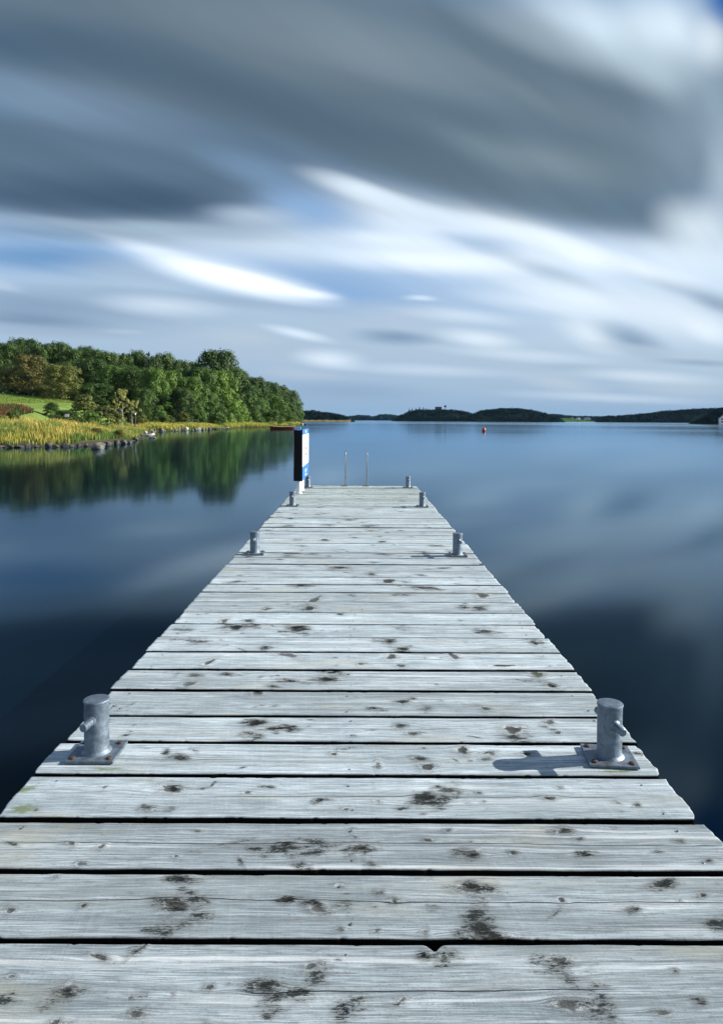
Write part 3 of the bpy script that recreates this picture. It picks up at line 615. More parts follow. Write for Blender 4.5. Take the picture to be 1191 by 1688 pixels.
# ------------------------------------------------------------------ ladder at the end
l1 = gp(569.5, 800.5); l2 = gp(604.5, 800.5)
lad = empty('boarding_ladder', ((l1.x + l2.x) / 2, END - .03, DECK), label='thin steel boarding ladder with two tall handrails at pier end', cat='ladder')
for s in (-1, 1):
    x = s * (l2.x - l1.x) / 2
    pts = [(x, 0, 0), (x, 0, .30), (x, 0, .50)] + [(x, .11 - .11 * math.cos(a), .50 + .13 * math.sin(a)) for a in (.5, 1.0, 1.57, 2.1, 2.7)] + [(x, .23, .40), (x, .23, 0), (x, .23, -1.2)]
    MB().tube(pts, .0125, 12).build('handrail', M['stainless'], lad)
    MB().box((x - .02, 0, .0045), (.12, .10, .008), bev=.002).build('foot_plate', M['beam'], lad)
for z in (-.15, -.42, -.69, -.96):
    MB().tube([(-(l2.x - l1.x) / 2, .23, z), ((l2.x - l1.x) / 2, .23, z)], .014, 10).build('rung', M['stainless'], lad)

# ------------------------------------------------------------------ water
m, n_, out = mat('lake_water'); nn = n_
ps = nn.pos(); px_, py_, pz_ = nn.sep(ps)
rad = nn.v('LENGTH', ps)
wn = nn.noise(nn.v('MULTIPLY', ps, (.006, .022, 1)), 1.0, 3, .55)
wn2 = nn.noise(nn.v('MULTIPLY', ps, (.0012, .012, 1)), 1.0, 3, .6)
rgh = nn.m('ADD', nn.mr(wn, .35, .7, .065, .10), nn.m('MULTIPLY', nn.mr(wn2, .48, .62), nn.mr(rad, 120, 500, 0, .16)))
nb = nn.bump(nn.noise(nn.v('MULTIPLY', ps, (.5, .35, 1)), 1.0, 2, .5), .05, .05)
gl = nn.n.new('ShaderNodeBsdfGlossy'); nn.put(gl.inputs['Color'], (.62, .83, 1.0)); nn.put(gl.inputs['Roughness'], rgh); nn.put(gl.inputs['Normal'], nb)
df = nn.n.new('ShaderNodeBsdfDiffuse'); nn.put(df.inputs['Color'], (.0005, .0028, .0060)); fr = nn.n.new('ShaderNodeFresnel'); nn.put(fr.inputs['IOR'], 1.22)
mxw = nn.n.new('ShaderNodeMixShader'); nn.l.new(fr.outputs[0], mxw.inputs[0]); nn.l.new(df.outputs[0], mxw.inputs[1]); nn.l.new(gl.outputs[0], mxw.inputs[2]); nn.l.new(mxw.outputs[0], out.inputs[0])
M['water'] = m
xs = [-6000, -3000, -1200, -400, -120, -40, 0, 40, 120, 400, 1200, 3000, 6000]; ys = [-400, -60, 0, 30, 80, 200, 500, 1200, 3000, 6000, 9000]
V = [(x, y, 0) for y in ys for x in xs]; k = len(xs)
Fq = [(j * k + i, j * k + i + 1, (j + 1) * k + i + 1, (j + 1) * k + i) for j in range(len(ys) - 1) for i in range(k - 1)]
link('water', npmesh('water', V, Fq), M['water'], kind='structure')

# ------------------------------------------------------------------ left bank terrain
shore_px = [(-900, 742), (-500, 741), (-200, 739), (-60, 737.5), (0, 736.5), (60, 736), (100, 735), (150, 734.5), (190, 732), (218, 728), (234, 721), (240, 714.5), (262, 711.2), (300, 709.8), (340, 708.8), (365, 706.6), (400, 704.6), (430, 704.3), (455, 703.4), (475, 702), (497, 700.0)]
SH = [gp(x, y, 0) for x, y in shore_px]
SH2 = [(p.x, p.y) for p in SH] + [(-24, 275), (-45, 300), (-120, 330), (-400, 360)]
poly = SH2 + [(-900, 360), (-900, 20), (SH2[0][0] - 5, SH2[0][1])]
def signed_d(X, Y):
    X = np.asarray(X, float); Y = np.asarray(Y, float)
    d = np.full(X.shape, 1e9); ins = np.zeros(X.shape, bool)
    for (ax, ay), (bx, by) in zip(SH2[:-1], SH2[1:]):
        ex, ey = bx - ax, by - ay; t = np.clip(((X - ax) * ex + (Y - ay) * ey) / (ex * ex + ey * ey), 0, 1)
        d = np.minimum(d, np.hypot(X - ax - t * ex, Y - ay - t * ey))
    pl = poly
    for (ax, ay), (bx, by) in zip(pl, pl[1:] + pl[:1]):
        c = ((ay > Y) != (by > Y)) & (X < (bx - ax) * (Y - ay) / (by - ay + 1e-12) + ax); ins ^= c
    return np.where(ins, d, -d)
def ground(X, Y):
    X = np.asarray(X, float); Y = np.asarray(Y, float)
    d = signed_d(X, Y)
    h = .25 * sst(-.6, 1.6, d) - .18 * (1 - sst(-3, .3, d)) * 3 + .010 * np.clip(d, 0, 22) + .050 * np.clip(d - 22, 0, 60)
    lf = sst(-18, -50, X + (Y - 60) * -.05)     # the field on the left climbs
    pxx = PPX + X / np.maximum(Y, 1) * F; hf = np.interp(Y, [54, 60, 66, 75, 100, 112, 130, 170], [.35, .75, 1.35, 2.2, 4.3, 5.5, 6.0, 6.0]) - .0085 * np.clip(pxx, 0, 190) * np.clip((Y - 75) / 25, 0, 1)
    fw = (1 - sst(110, 260, pxx)) * sst(7, 15, d); h = h + np.maximum(hf - h, 0) * fw
    h = h + (fbm(X * .25, Y * .25, 71) - .5) * .25 * np.clip(d / 3, 0, 1)
    return h
gxs = np.concatenate([np.arange(-420, -130, 8.0), np.arange(-130, -14, 1.0)]); gys = np.concatenate([np.arange(22, 130, .8), np.arange(130, 345, 2.5)])
GX, GY = np.meshgrid(gxs, gys); GZ = ground(GX, GY)
nr, nc = GX.shape; idx = np.arange(nr * nc).reshape(nr, nc)
f = np.stack([idx[:-1, :-1], idx[:-1, 1:], idx[1:, 1:], idx[1:, :-1]], -1).reshape(-1, 4)
zz = GZ.ravel(); f = f[(zz[f].max(1) > -.45)]
m, n_, out = mat('grassy_ground'); nn = n_
o = nn.pos()
a = nn.noise(o, .5, 5, .65); b = nn.noise(o, 6, 4, .7)
c = nn.mix(nn.mr(a, .3, .7), (.085, .155, .03), (.17, .24, .05))
c = nn.mix(nn.mr(b, .45, .7, 0, .5), c, (.20, .19, .06))
c = nn.mix(nn.mr(nn.sep(o)[2], .5, .12), c, (.06, .05, .035))
pbsdf(nn, out, c, .9, 0, nn.bump(b, .6, .15), .1)
M['grass'] = m
link('ground', npmesh('ground', np.stack([GX, GY, GZ], -1).reshape(-1, 3), f, True), m, kind='structure')
def g1(x, y): return float(ground(np.array([x]), np.array([y]))[0])

# reeds and grasses
def blade_stuff(name, P, H, Wd, tone, mat_, seed=1, lean=.25, **k):
    r = np.random.default_rng(seed); n0 = len(P)
    a = r.uniform(0, 2 * PI, n0); ca, sa = np.cos(a) * Wd, np.sin(a) * Wd
    lx = r.normal(0, lean, n0) * H - .05 * H; ly = r.normal(0, lean, n0) * H
    b0 = P + np.stack([-ca, -sa, 0 * ca - .05], -1); b1 = P + np.stack([ca, sa, 0 * ca - .05], -1)
    m0 = P + np.stack([lx * .35 - ca * .8, ly * .35 - sa * .8, H * .6], -1); m1 = P + np.stack([lx * .35 + ca * .8, ly * .35 + sa * .8, H * .6], -1)
    t0 = P + np.stack([lx - ca * .35, ly - sa * .35, H], -1); t1 = P + np.stack([lx + ca * .35, ly + sa * .35, H], -1)
    V = np.stack([b0, b1, m0, m1, t0, t1], 1).reshape(-1, 3); q = np.arange(n0)[:, None] * 6
    Fc = np.concatenate([q + np.array([[0, 1, 3, 2]]), q + np.array([[2, 3, 5, 4]])])
    hh = np.tile([0, 0, .6, .6, 1, 1], n0)
    return link(name, npmesh(name, V, Fc, False, {'h': hh, 'tone': np.repeat(tone, 6)}), mat_, kind='stuff', **k)
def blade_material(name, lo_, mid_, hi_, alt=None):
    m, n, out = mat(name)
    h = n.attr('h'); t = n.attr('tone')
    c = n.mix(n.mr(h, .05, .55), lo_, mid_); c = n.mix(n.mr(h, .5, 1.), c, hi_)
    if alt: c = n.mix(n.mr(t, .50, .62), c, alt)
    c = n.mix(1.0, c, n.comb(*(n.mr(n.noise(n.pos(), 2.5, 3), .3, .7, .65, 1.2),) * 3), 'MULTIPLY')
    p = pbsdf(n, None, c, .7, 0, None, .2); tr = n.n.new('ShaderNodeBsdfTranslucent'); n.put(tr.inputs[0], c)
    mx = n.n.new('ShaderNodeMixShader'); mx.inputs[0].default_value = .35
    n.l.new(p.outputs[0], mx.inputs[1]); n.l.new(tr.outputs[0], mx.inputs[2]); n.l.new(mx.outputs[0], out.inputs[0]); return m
r = np.random.default_rng(3)
def scatter(n0, x0, x1, y0, y1, dmin, dmax, pxmin=-1e9, pxmax=1e9, sd=5):
    rr = np.random.default_rng(sd); X = rr.uniform(x0, x1, n0); Y = rr.uniform(y0, y1, n0); d = signed_d(X, Y); pxx = PPX + X / Y * F
    k = (d > dmin) & (d < dmax) & (pxx > pxmin) & (pxx < pxmax); return X[k], Y[k], d[k]
X, Y, d = scatter(420000, -60, -18, 30, 100, .1, 14.5, -120, 262, 5)
cl = fbm(X * .35, Y * .35, 81); k = (r.random(len(X)) < np.clip((cl - .25) * 2.4, .15, 1)) & ((Y < 68) | (PPX + X / Y * F > 190)); X, Y, d, cl = X[k], Y[k], d[k], cl[k]
Hh = (.35 + .65 * sst(0, 6, d)) * (1 - .45 * sst(8, 14, d)) * (.40 + 1.1 * fbm(X * .9, Y * .9, 83)) * r.uniform(.6, 1.25, len(X)); Hh *= np.where(Y > 70, .8, 1.0)
M['reed'] = blade_material('golden_reeds', (.07, .13, .022), (.33, .32, .055), (.56, .43, .11), (.13, .21, .04))
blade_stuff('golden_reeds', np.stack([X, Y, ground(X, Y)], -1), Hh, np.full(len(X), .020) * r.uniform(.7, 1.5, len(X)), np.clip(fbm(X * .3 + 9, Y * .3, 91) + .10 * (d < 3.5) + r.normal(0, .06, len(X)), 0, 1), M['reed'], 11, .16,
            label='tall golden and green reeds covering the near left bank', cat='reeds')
# yellow green grass at the foot of the wood
X, Y, d = scatter(500000, -45, -18, 95, 262, .05, 6, 236, 500, 6)
Hh = r.uniform(.3, .8, len(X)) * (.6 + .8 * fbm(X * .2, Y * .2, 95)); k = r.random(len(X)) < .45; X, Y, d, Hh = X[k], Y[k], d[k], Hh[k]
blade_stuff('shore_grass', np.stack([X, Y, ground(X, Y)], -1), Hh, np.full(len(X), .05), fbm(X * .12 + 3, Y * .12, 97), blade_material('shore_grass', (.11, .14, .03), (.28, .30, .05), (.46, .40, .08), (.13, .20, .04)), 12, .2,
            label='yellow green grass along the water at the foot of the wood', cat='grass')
# field grass
X, Y, d = scatter(160000, -90, -34, 62, 125, 20.5, 75, -80, 150, 7)
blade_stuff('field_grass', np.stack([X, Y, ground(X, Y)], -1), r.uniform(.10, .25, len(X)), np.full(len(X), .03), fbm(X * .1, Y * .3, 98), blade_material('field_grass', (.10, .19, .03), (.15, .26, .04), (.20, .31, .05), (.20, .24, .05)), 13, .3,
            label='short green grass of the sloping field at far left', cat='grass')
# rusty bracken behind the reeds
X, Y, d = scatter(160000, -60, -25, 52, 82, 13.0, 22.5, -120, 128, 8)
k = r.random(len(X)) < np.clip((fbm(X * .6, Y * .6, 99) - .3) * 3, 0.1, 1); X, Y = X[k], Y[k]
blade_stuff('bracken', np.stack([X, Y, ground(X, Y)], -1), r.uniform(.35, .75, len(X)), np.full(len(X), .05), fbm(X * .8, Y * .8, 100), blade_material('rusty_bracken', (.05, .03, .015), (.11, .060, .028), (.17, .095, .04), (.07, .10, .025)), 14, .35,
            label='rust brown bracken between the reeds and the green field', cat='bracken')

# ------------------------------------------------------------------ trees
def leaf_cloud(centers, radii, per, size, seed, up=.25, squash=.85):
    r = np.random.default_rng(seed); V = []; T = []
    for c, rd in zip(centers, radii):
        k = int(per * (rd / np.mean(radii)) ** 2)
        dv = r.normal(size=(k, 3)); dv /= np.linalg.norm(dv, axis=1)[:, None]; dv[:, 2] = np.where(dv[:, 2] < -.3, -dv[:, 2], dv[:, 2])
        lump = .82 + .36 * fbm(dv[:, 0] * 2.5 + c[0] * 9, dv[:, 1] * 2.5 + dv[:, 2] * 2 + c[1] * 7, seed)
        p = np.asarray(c) + dv * rd * (r.uniform(.55, 1.06, k) * lump)[:, None] * np.array([1, 1, squash])
        nrm = dv * 1.1 + r.normal(0, .33, (k, 3)) + np.array([0, 0, up]); nrm /= np.linalg.norm(nrm, axis=1)[:, None]
        t = np.cross(nrm, r.normal(size=(k, 3))); t /= np.linalg.norm(t, axis=1)[:, None]; b = np.cross(nrm, t)
        s = size * r.uniform(.6, 1.3, k)[:, None]
        V.append(np.stack([p - t * s, p - b * s * .7, p + t * s, p + b * s * .7], 1).reshape(-1, 3))
        T.append(np.repeat(np.clip(r.uniform(.1, .85) + r.normal(0, .09, k), 0, 1), 4))
    V = np.concatenate(V); return V, np.arange(len(V)).reshape(-1, 4), np.concatenate(T)
def crown_mesh(kind, seed, leaf=.016, per=210):
    """unit tree: height 1, crown radius .5"""
    r = np.random.default_rng(seed); C = []; Rd = []
    if kind == 'round': z0, z1, nb = .04, .97, 44
    elif kind == 'tall': z0, z1, nb = .12, .98, 40
    elif kind == 'shrub': z0, z1, nb = .0, .95, 24
    elif kind == 'birch': z0, z1, nb = .50, .98, 15
    for i in range(nb):
        t = (i + .5) / nb; z = z0 + (z1 - z0) * t ** .85
        s = (z - z0) / (z1 - z0)
        wd = (math.sin(PI * min(.98, .22 + .72 * s)) ** .5) * .56 if kind != 'shrub' else .5 * math.sqrt(max(.05, 1 - s ** 2 * .9))
        rd = r.uniform(.11, .20) * (1 if kind != 'birch' else .7)
        a = i * 2.4 + r.uniform(-.5, .5); q = max(0, wd - rd * .8) * r.uniform(.55, 1.1)
        C.append((q * math.cos(a), q * math.sin(a), min(z, .985 - rd * .8))); Rd.append(rd)
    for _ in range(9 if kind in ('round', 'tall') else 0):
        a = r.uniform(0, 6.28); z = r.uniform(.25, .93); q = .50 * (math.sin(PI * min(.98, .22 + .72 * z)) ** .5) * 1.08
        C.append((q * math.cos(a), q * math.sin(a), min(z, .94))); Rd.append(r.uniform(.045, .08))
    C.append((0, 0, (z0 + z1) / 2 + .05)); Rd.append(.30 if kind != 'birch' else .12)
    if kind in ('round', 'tall'): C.append((0, 0, z1 - .26)); Rd.append(.22)
    V, Fc, T = leaf_cloud(C, Rd, per, leaf, seed + 5, .3, .8)
    return npmesh('crown', V, Fc, False, {'tone': T})
def trunk_mesh(kind, seed):
    r = random.Random(seed); mb = MB()
    top = .72 if kind != 'shrub' else .5; r0 = .022 if kind != 'birch' else .016
    lean = r.uniform(-.03, .03)
    mb.tube([(0, 0, -.03), (lean * .3, 0, .12), (lean, .01, .35), (lean * 1.3, -.01, top)], [r0 * 1.35, r0, r0 * .7, r0 * .2], 8)
    for i in range(6):
        z = r.uniform(.2, .6) if kind != 'shrub' else r.uniform(.05, .25); a = r.uniform(0, 6.28); L = r.uniform(.18, .34) * (.45 if kind == 'birch' else 1)
        mb.tube([(lean, 0, z), (lean + L * .5 * math.cos(a), L * .5 * math.sin(a), z + L * .45), (lean + L * math.cos(a), L * math.sin(a), z + L * .7)], [r0 * .5, r0 * .3, r0 * .1], 6)
    return mb.mesh('trunk')
PR = {}
for kd, ns in (('round', 4), ('tall', 3), ('shrub', 3), ('birch', 2)):
    PR[kd] = [(crown_mesh(kd, 100 + 13 * j + len(kd), per={'round': 230, 'tall': 220, 'shrub': 120, 'birch': 46}[kd], leaf={'round': .0155, 'tall': .0155, 'shrub': .028, 'birch': .026}[kd]), trunk_mesh(kd, 200 + j)) for j in range(ns)]
matmesh = {}
def with_mat(me_, m_):
    key = (me_.name, m_.name)
    if key not in matmesh:
        c = me_.copy(); c.materials.clear(); c.materials.append(m_); matmesh[key] = c
    return matmesh[key]
tcount = [0]
def tree(px, topy, wpx, Y, kind, leafm, label, cat='tree', group=None, name=None, depthscale=1.0, bark='bark', sink=0.0):
    top = at(px, topy, Y); gz = g1(top.x, Y) - sink; H = top.z - gz; Wm = wpx / F * Y * (1.3 if kind != 'birch' else 1.6)
    t = empty(name or ('shrub' if kind == 'shrub' else 'broadleaf_tree'), (top.x, Y, gz), random.uniform(0, 6.28), label=label, cat=cat, group=group)
    cm_, tm_ = PR[kind][tcount[0] % len(PR[kind])]; tcount[0] += 1
    c = link('crown', with_mat(cm_, M[leafm]), None, t); c.scale = (Wm, Wm, H / .97)
    s = link('stem' if kind == 'shrub' else 'trunk', with_mat(tm_, M[bark]), None, t); s.scale = (H if kind != 'shrub' else Wm * .8,) * 2 + (H,)
    if kind == 'shrub': s.scale = (Wm * .8, Wm * .8, H)
    return t
GB = 'trees in the back rows of the wood'
back_l = 'dark green tree in the back rows of the wood, mostly its top showing'
for a in [(12, 566, 52, 142), (42, 558, 50, 146), (72, 568, 46, 144), (97, 565, 48, 146), (122, 576, 44, 142), (140, 572, 40, 146), (160, 577, 44, 144), (182, 582, 40, 142), (204, 584, 42, 146), (226, 579, 42, 148), (248, 589, 40, 146), (272, 583, 44, 150), (296, 595, 36, 146), (318, 597, 34, 150), (-25, 570, 60, 142), (-70, 575, 60, 142),
          (398, 612, 36, 185), (60, 590, 46, 134), (15, 600, 50, 130), (118, 596, 44, 130), (170, 600, 44, 132), (210, 602, 40, 134), (240, 606, 40, 134), (300, 612, 40, 138), (-30, 605, 60, 128)]:
    tree(*a, 'round' if a[0] % 3 else 'tall', 'oak', back_l, group=GB)
T = [
 (50, 585, 58, 118, 'round', 'autumn', 'large russet and olive autumn tree at the left end of the wood'),
 (102, 602, 54, 113, 'round', 'olive', 'rounded olive tree just right of the russet autumn tree'),
 (2, 612, 26, 116, 'tall', 'olive', 'olive tree cut by the left frame edge above the field'),
 (150, 592, 50, 126, 'round', 'oak', 'dark tree rising behind and right of the rounded olive tree'),
 (186, 604, 48, 122, 'round', 'mid', 'broad green tree standing directly behind the taller pale birch'),
 (222, 608, 46, 122, 'round', 'oak', 'dark green tree directly behind the shorter pale birch'),
 (254, 606, 44, 118, 'round', 'mid', 'green tree right of the birches, behind the first shore rocks'),
 (282, 612, 42, 122, 'round', 'bright', 'light green round tree behind the middle of the rock row'),
 (316, 622, 44, 124, 'tall', 'mid', 'mid green tree left of and below the tallest crown'),
 (356, 578, 66, 140, 'round', 'oak', 'tallest dark crown of the wood, standing above its neighbours'),
 (336, 606, 40, 132, 'round', 'mid', 'green tree against the left flank of the tallest crown'),
 (365, 612, 46, 136, 'round', 'bright', 'bright green tree directly below the tallest crown'),
 (386, 604, 44, 158, 'round', 'oak', 'dark tree on the right shoulder of the tallest crown'),
 (404, 634, 48, 156, 'round', 'mid', 'rounded green tree right of the bright tree under the tallest crown'),
 (422, 622, 40, 172, 'round', 'oak', 'dark tree where the wood begins to slope to its tip'),
 (441, 630, 38, 185, 'round', 'mid', 'green tree halfway down the sloping right end of the wood'),
 (460, 636, 38, 200, 'round', 'oak', 'dark tree behind the round trees above the moored rowboat'),
 (447, 650, 40, 172, 'round', 'mid', 'rounded green tree behind the left half of the moored rowboat'),
 (476, 643, 30, 225, 'round', 'oak', 'second to last tall tree at the tip of the wood'),
 (486, 658, 24, 240, 'round', 'mid', 'last tree at the very tip of the wooded point'),
 (468, 662, 34, 198, 'round', 'mid', 'low rounded tree above the right half of the moored rowboat'),
 (424, 655, 36, 165, 'round', 'mid', 'green tree just behind the golden grass patch by the water'),
 (300, 640, 40, 119, 'round', 'oak', 'low dark tree in the shade behind the rock row'),
 (344, 648, 40, 128, 'round', 'mid', 'low green tree at the right end of the rock row'),
 (384, 655, 36, 142, 'round', 'bright', 'low light green tree by the pale timber landing'),
 (236, 640, 34, 112, 'round', 'oak', 'low dark tree between the shorter birch and the rock row'),
 (160, 632, 50, 115, 'round', 'oak', 'low dark tree behind the two rounded bushes by the field'),
]
for a in T: tree(*a)
SHB = [
 (138, 650, 46, 92, 'shrub', 'olive', 'large rounded olive bush at the right end of the green field'),
 (176, 668, 52, 84, 'shrub', 'olive', 'wide low bush just left of the taller pale birch'),
 (86, 664, 28, 84, 'shrub', 'oak', 'small dark bush on the lower edge of the green field'),
 (108, 676, 52, 78, 'shrub', 'oak', 'low dark bramble above the small white sign'),
 (150, 680, 44, 76, 'shrub', 'mid', 'low green bush in front of the large rounded olive bush'),
 (21, 677, 24, 60, 'shrub', 'oak', 'dark bush standing among the reeds at the far left'),
 (262, 668, 26, 107, 'shrub', 'mid', 'upright green bush behind the left end of the rock row'),
 (275, 684, 30, 108, 'shrub', 'olive', 'low spreading bush on the left part of the rock row'),
 (303, 680, 22, 117, 'shrub', 'olive', 'small pointed bush behind the middle of the rock row'),
 (232, 684, 26, 98, 'shrub', 'olive', 'small olive bush between the shorter birch and the rocks'),
 (326, 676, 30, 121, 'shrub', 'mid', 'green bush behind the right part of the rock row'),
 (400, 676, 30, 152, 'shrub', 'bright', 'light green bush at the water right of the timber landing'),
 (418, 676, 30, 158, 'shrub', 'mid', 'green bush left of the golden grass patch'),
 (450, 676, 30, 165, 'shrub', 'mid', 'round bush on the bank behind the moored rowboat'),
 (478, 684, 22, 205, 'shrub', 'olive', 'small olive bush near the tip of the wooded point'),
 (491, 689, 14, 238, 'shrub', 'mid', 'last small bush at the tip of the wooded point'),
 (360, 680, 26, 127, 'shrub', 'mid', 'small green bush behind the timber landing'),
 (158, 706, 32, 51, 'shrub', 'autumn', 'brown tussock above the big rounded rock in the water'),
 (100, 716, 18, 45.5, 'shrub', 'autumn', 'small brown tussock left of the brown one by the rock'),
 (128, 714, 16, 46, 'shrub', 'autumn', 'middle brown tussock between two others at the reed edge'),
 (196, 709, 22, 53, 'shrub', 'autumn', 'brown tussock by the stones at the right end of the reeds'),
 (55, 713, 26, 46, 'shrub', 'mid', 'green tussock in the reeds close to the water at left'),
]
for a in SHB: tree(*a, cat='bush')
for i in range(9): tree(-30 + i * 21, 634 + (i * 7) % 5 + i * 1.2, 40, 122 - (i % 3) * 3, 'shrub', 'oak', 'dark undergrowth bush in the shade of the trees at the top of the field', cat='bush', group='undergrowth along the top of the field')
tree(200, 641, 16, 84, 'birch', 'birch', 'taller pale trunked birch with sparse yellow green leaves', name='birch_tree', bark='birch_bark')
tree(218, 660, 17, 92, 'birch', 'birch', 'shorter pale trunked birch right of the taller one', name='birch_tree', bark='birch_bark')

# ------------------------------------------------------------------ rocks
def rock_mesh(seed):
    import bmesh
    bm = bmesh.new(); bmesh.ops.create_icosphere(bm, subdivisions=3, radius=.5)
    for v in bm.verts:
        p = v.co.normalized(); q = np.array([p.x, p.y, p.z])
        d = 1.0
        for j in range(7):
            rr = np.random.default_rng(seed * 31 + j); nrm = rr.normal(size=3); nrm /= np.linalg.norm(nrm); h = rr.uniform(.62, .9)
            dp = q @ nrm
            if dp > 0: d = min(d, h / dp)
        d += (float(fbm(np.array([p.x * 3]), np.array([p.y * 3 + p.z * 4]), seed)[0]) - .5) * .18
        v.co = p * .5 * d
    me_ = bpy.data.meshes.new('boulder'); bm.to_mesh(me_); bm.free(); return me_
RK = [rock_mesh(s) for s in range(5)]
def rock(px, py, wpx, hpx, m_, label, group=None, sink=.25, Y=None):
    p = gp(px, py, 0.0); k = p.y / F
    o = link('boulder', with_mat(RK[random.randrange(5)], M[m_]), None, None, label=label, cat='rock', group=group)
    H = hpx * k; o.scale = (wpx * k * 1.1, wpx * k * 1.0, H * 1.5); gz = max(0.0, g1(p.x, p.y)) if Y is None else Y
    o.location = (p.x, p.y, gz * .5 + H * (.5 - sink) + .02); o.rotation_euler = (random.uniform(-.2, .2), random.uniform(-.2, .2), random.uniform(0, 6)); return o
rock(163, 740, 24, 11, 'stone', 'big rounded rock sitting alone in the water', sink=.30, Y=0)
GR1 = 'boulders in the row below the wood'; GR2 = 'dark stones along the reed bank'
for i in range(22):
    x = 243 + i * 5.1 + random.uniform(-3, 3); y = np.interp(x, [240, 262, 300, 340, 365], [714.5, 711.2, 709.8, 708.8, 706.8])
    pale = random.random() < .25
    rock(x, y + random.uniform(-.9, 1.2), random.uniform(3, 10), random.uniform(2.5, 7.5), 'palestone' if pale else 'stone', ('pale' if pale else 'grey') + ' boulder in the row along the shore below the wood', GR1)
for x, y, w_, h_ in [(20, 738, 16, 5), (33, 738, 14, 4), (46, 738.5, 10, 7), (80, 737, 13, 8), (92, 737.5, 10, 5), (108, 736.5, 15, 7), (118, 737, 8, 5), (130, 736, 8, 6), (142, 736, 7, 5), (178, 735, 12, 8), (192, 733, 10, 11), (204, 732, 12, 7), (214, 731, 10, 6), (224, 726, 9, 6), (60, 737.5, 8, 4), (3, 738, 10, 4), (232, 720, 9, 6)]:
    rock(x, y, w_, h_, 'wetstone', 'dark wet stone at the water edge below the reeds', GR2)
rock(247, 718.5, 17, 5, 'palestone', 'flat pale rock standing forward of the left end of the row', sink=.3)
rock(252, 722.5, 12, 4, 'stone', 'small flat rock in the water nearest the corner of the bank', sink=.3, Y=0)
rock(504, 700.8, 5, 2.2, 'wetstone', 'dark rock in the water off the tip of the wooded point', Y=0)
rock(498, 700.2, 4, 3, 'palestone', 'pale rock at the very tip of the wooded point', Y=0)

# timber landing, small signs
p = gp(365, 707.8, 0)
ln = empty('timber_landing', (p.x, p.y, 0), .05, label='small pale timber landing at the water right of the rocks', cat='landing')
MB().box((0, 0, .30), (2.3, 1.2, .08), bev=.01).build('platform', M['palewood'], ln)
for sx in (-1, 1):
    for sy in (-1, 1): MB().lathe([(.07, -.8), (.07, .26)], 10, (sx * 1.0, sy * .45, 0)).build('leg', M['beam'], ln)
p = at(110.5, 685, 63); gz = g1(p.x, p.y)
sn = empty('small_sign', (p.x, p.y, gz), .1, label='small white sign on a post behind the reeds', cat='sign')
MB().box((0, 0, p.z - gz), (.36, .03, .24), bev=.004).build('panel', M['white'], sn)
MB().box((0, .035, (p.z - gz) / 2), (.07, .035, p.z - gz), bev=.004).build('post', M['beam'], sn)
p = at(223, 684, 88); gz = g1(p.x, p.y)
po = empty('marker_post', (p.x, p.y, gz), label='short post with a white top right of the birches', cat='post')
MB().box((0, 0, (p.z - gz) / 2), (.12, .12, p.z - gz), bev=.01).build('shaft', M['beam'], po)
MB().box((0, 0, p.z - gz + .12), (.16, .16, .24), bev=.02).build('cap', M['white'], po)

# ------------------------------------------------------------------ rowboat
p = gp(466, 707.6, 0)
bt = empty('rowboat', (p.x, p.y, 0), math.radians(4), label='dark red rowing boat with a yellow gunwale moored under the trees', cat='boat')
L = 4.3; ns = 15; sec = []
for i in range(ns):
    t = i / (ns - 1); xx = (t - .5) * L; hw = .72 * (math.sin(PI * min(1, .14 + t * .86)) ** .6); hw = max(hw, .03)
    sheer = .42 + .18 * (2 * t - 1) ** 2
    sec.append([(xx, -hw, sheer), (xx, -hw * .82, .16), (xx, -hw * .35, -.08), (xx, hw * .35, -.08), (xx, hw * .82, .16), (xx, hw, sheer)])
vs = [q for s in sec for q in s] + [(q[0] * .98, q[1] * .92, q[2] + .06 if j in (1, 2, 3, 4) else q[2]) for s in sec for j, q in enumerate(s)]
fs = []; o_ = ns * 6
for i in range(ns - 1):
    for j in range(5):
        a, b, c_, d_ = i * 6 + j, i * 6 + j + 1, i * 6 + 7 + j, i * 6 + 6 + j
        fs.append([a, b, c_, d_]); fs.append([o_ + d_, o_ + c_, o_ + b, o_ + a])
    for j in (0, 5): fs.append([i * 6 + j, i * 6 + 6 + j, o_ + i * 6 + 6 + j, o_ + i * 6 + j])
for i in (0, ns - 1): fs.append([i * 6 + j for j in range(6)])
MB().add(vs, fs, True).build('hull', M['hull'], bt)
gw = MB()
for j in (0, 5): gw.tube([Vector(s[j]) + Vector((0, 0, .012)) for s in sec], .035, 6)
gw.build('gunwale', M['gunwale'], bt)
for xx in (-1.1, .1, 1.2): MB().box((xx, 0, .34), (.24, 1.1, .03), bev=.004).build('thwart', M['palewood'], bt)

# ------------------------------------------------------------------ buoy
p = gp(797, 711.2, 0)
bu = empty('mooring_buoy', (p.x, p.y, 0), label='orange mooring buoy floating alone on the open lake', cat='buoy')
prof = [(.02, -.30)] + [(.30 * math.sin(a), .18 - .42 * math.cos(a)) for a in np.linspace(.25, 2.85, 12)] + [(.05, .62)]
MB().lathe(prof, 20).build('float', M['buoy'], bu)
MB().lathe([(.303, .12), (.312, .13), (.312, .19), (.303, .20)], 20).build('rope_band', M['buoy_steel'], bu)
MB().tube([(.05 * math.cos(a), 0, .66 + .06 * math.sin(a)) for a in np.linspace(-PI / 2, 1.5 * PI, 13)], .012, 6).build('ring', M['buoy_steel'], bu)

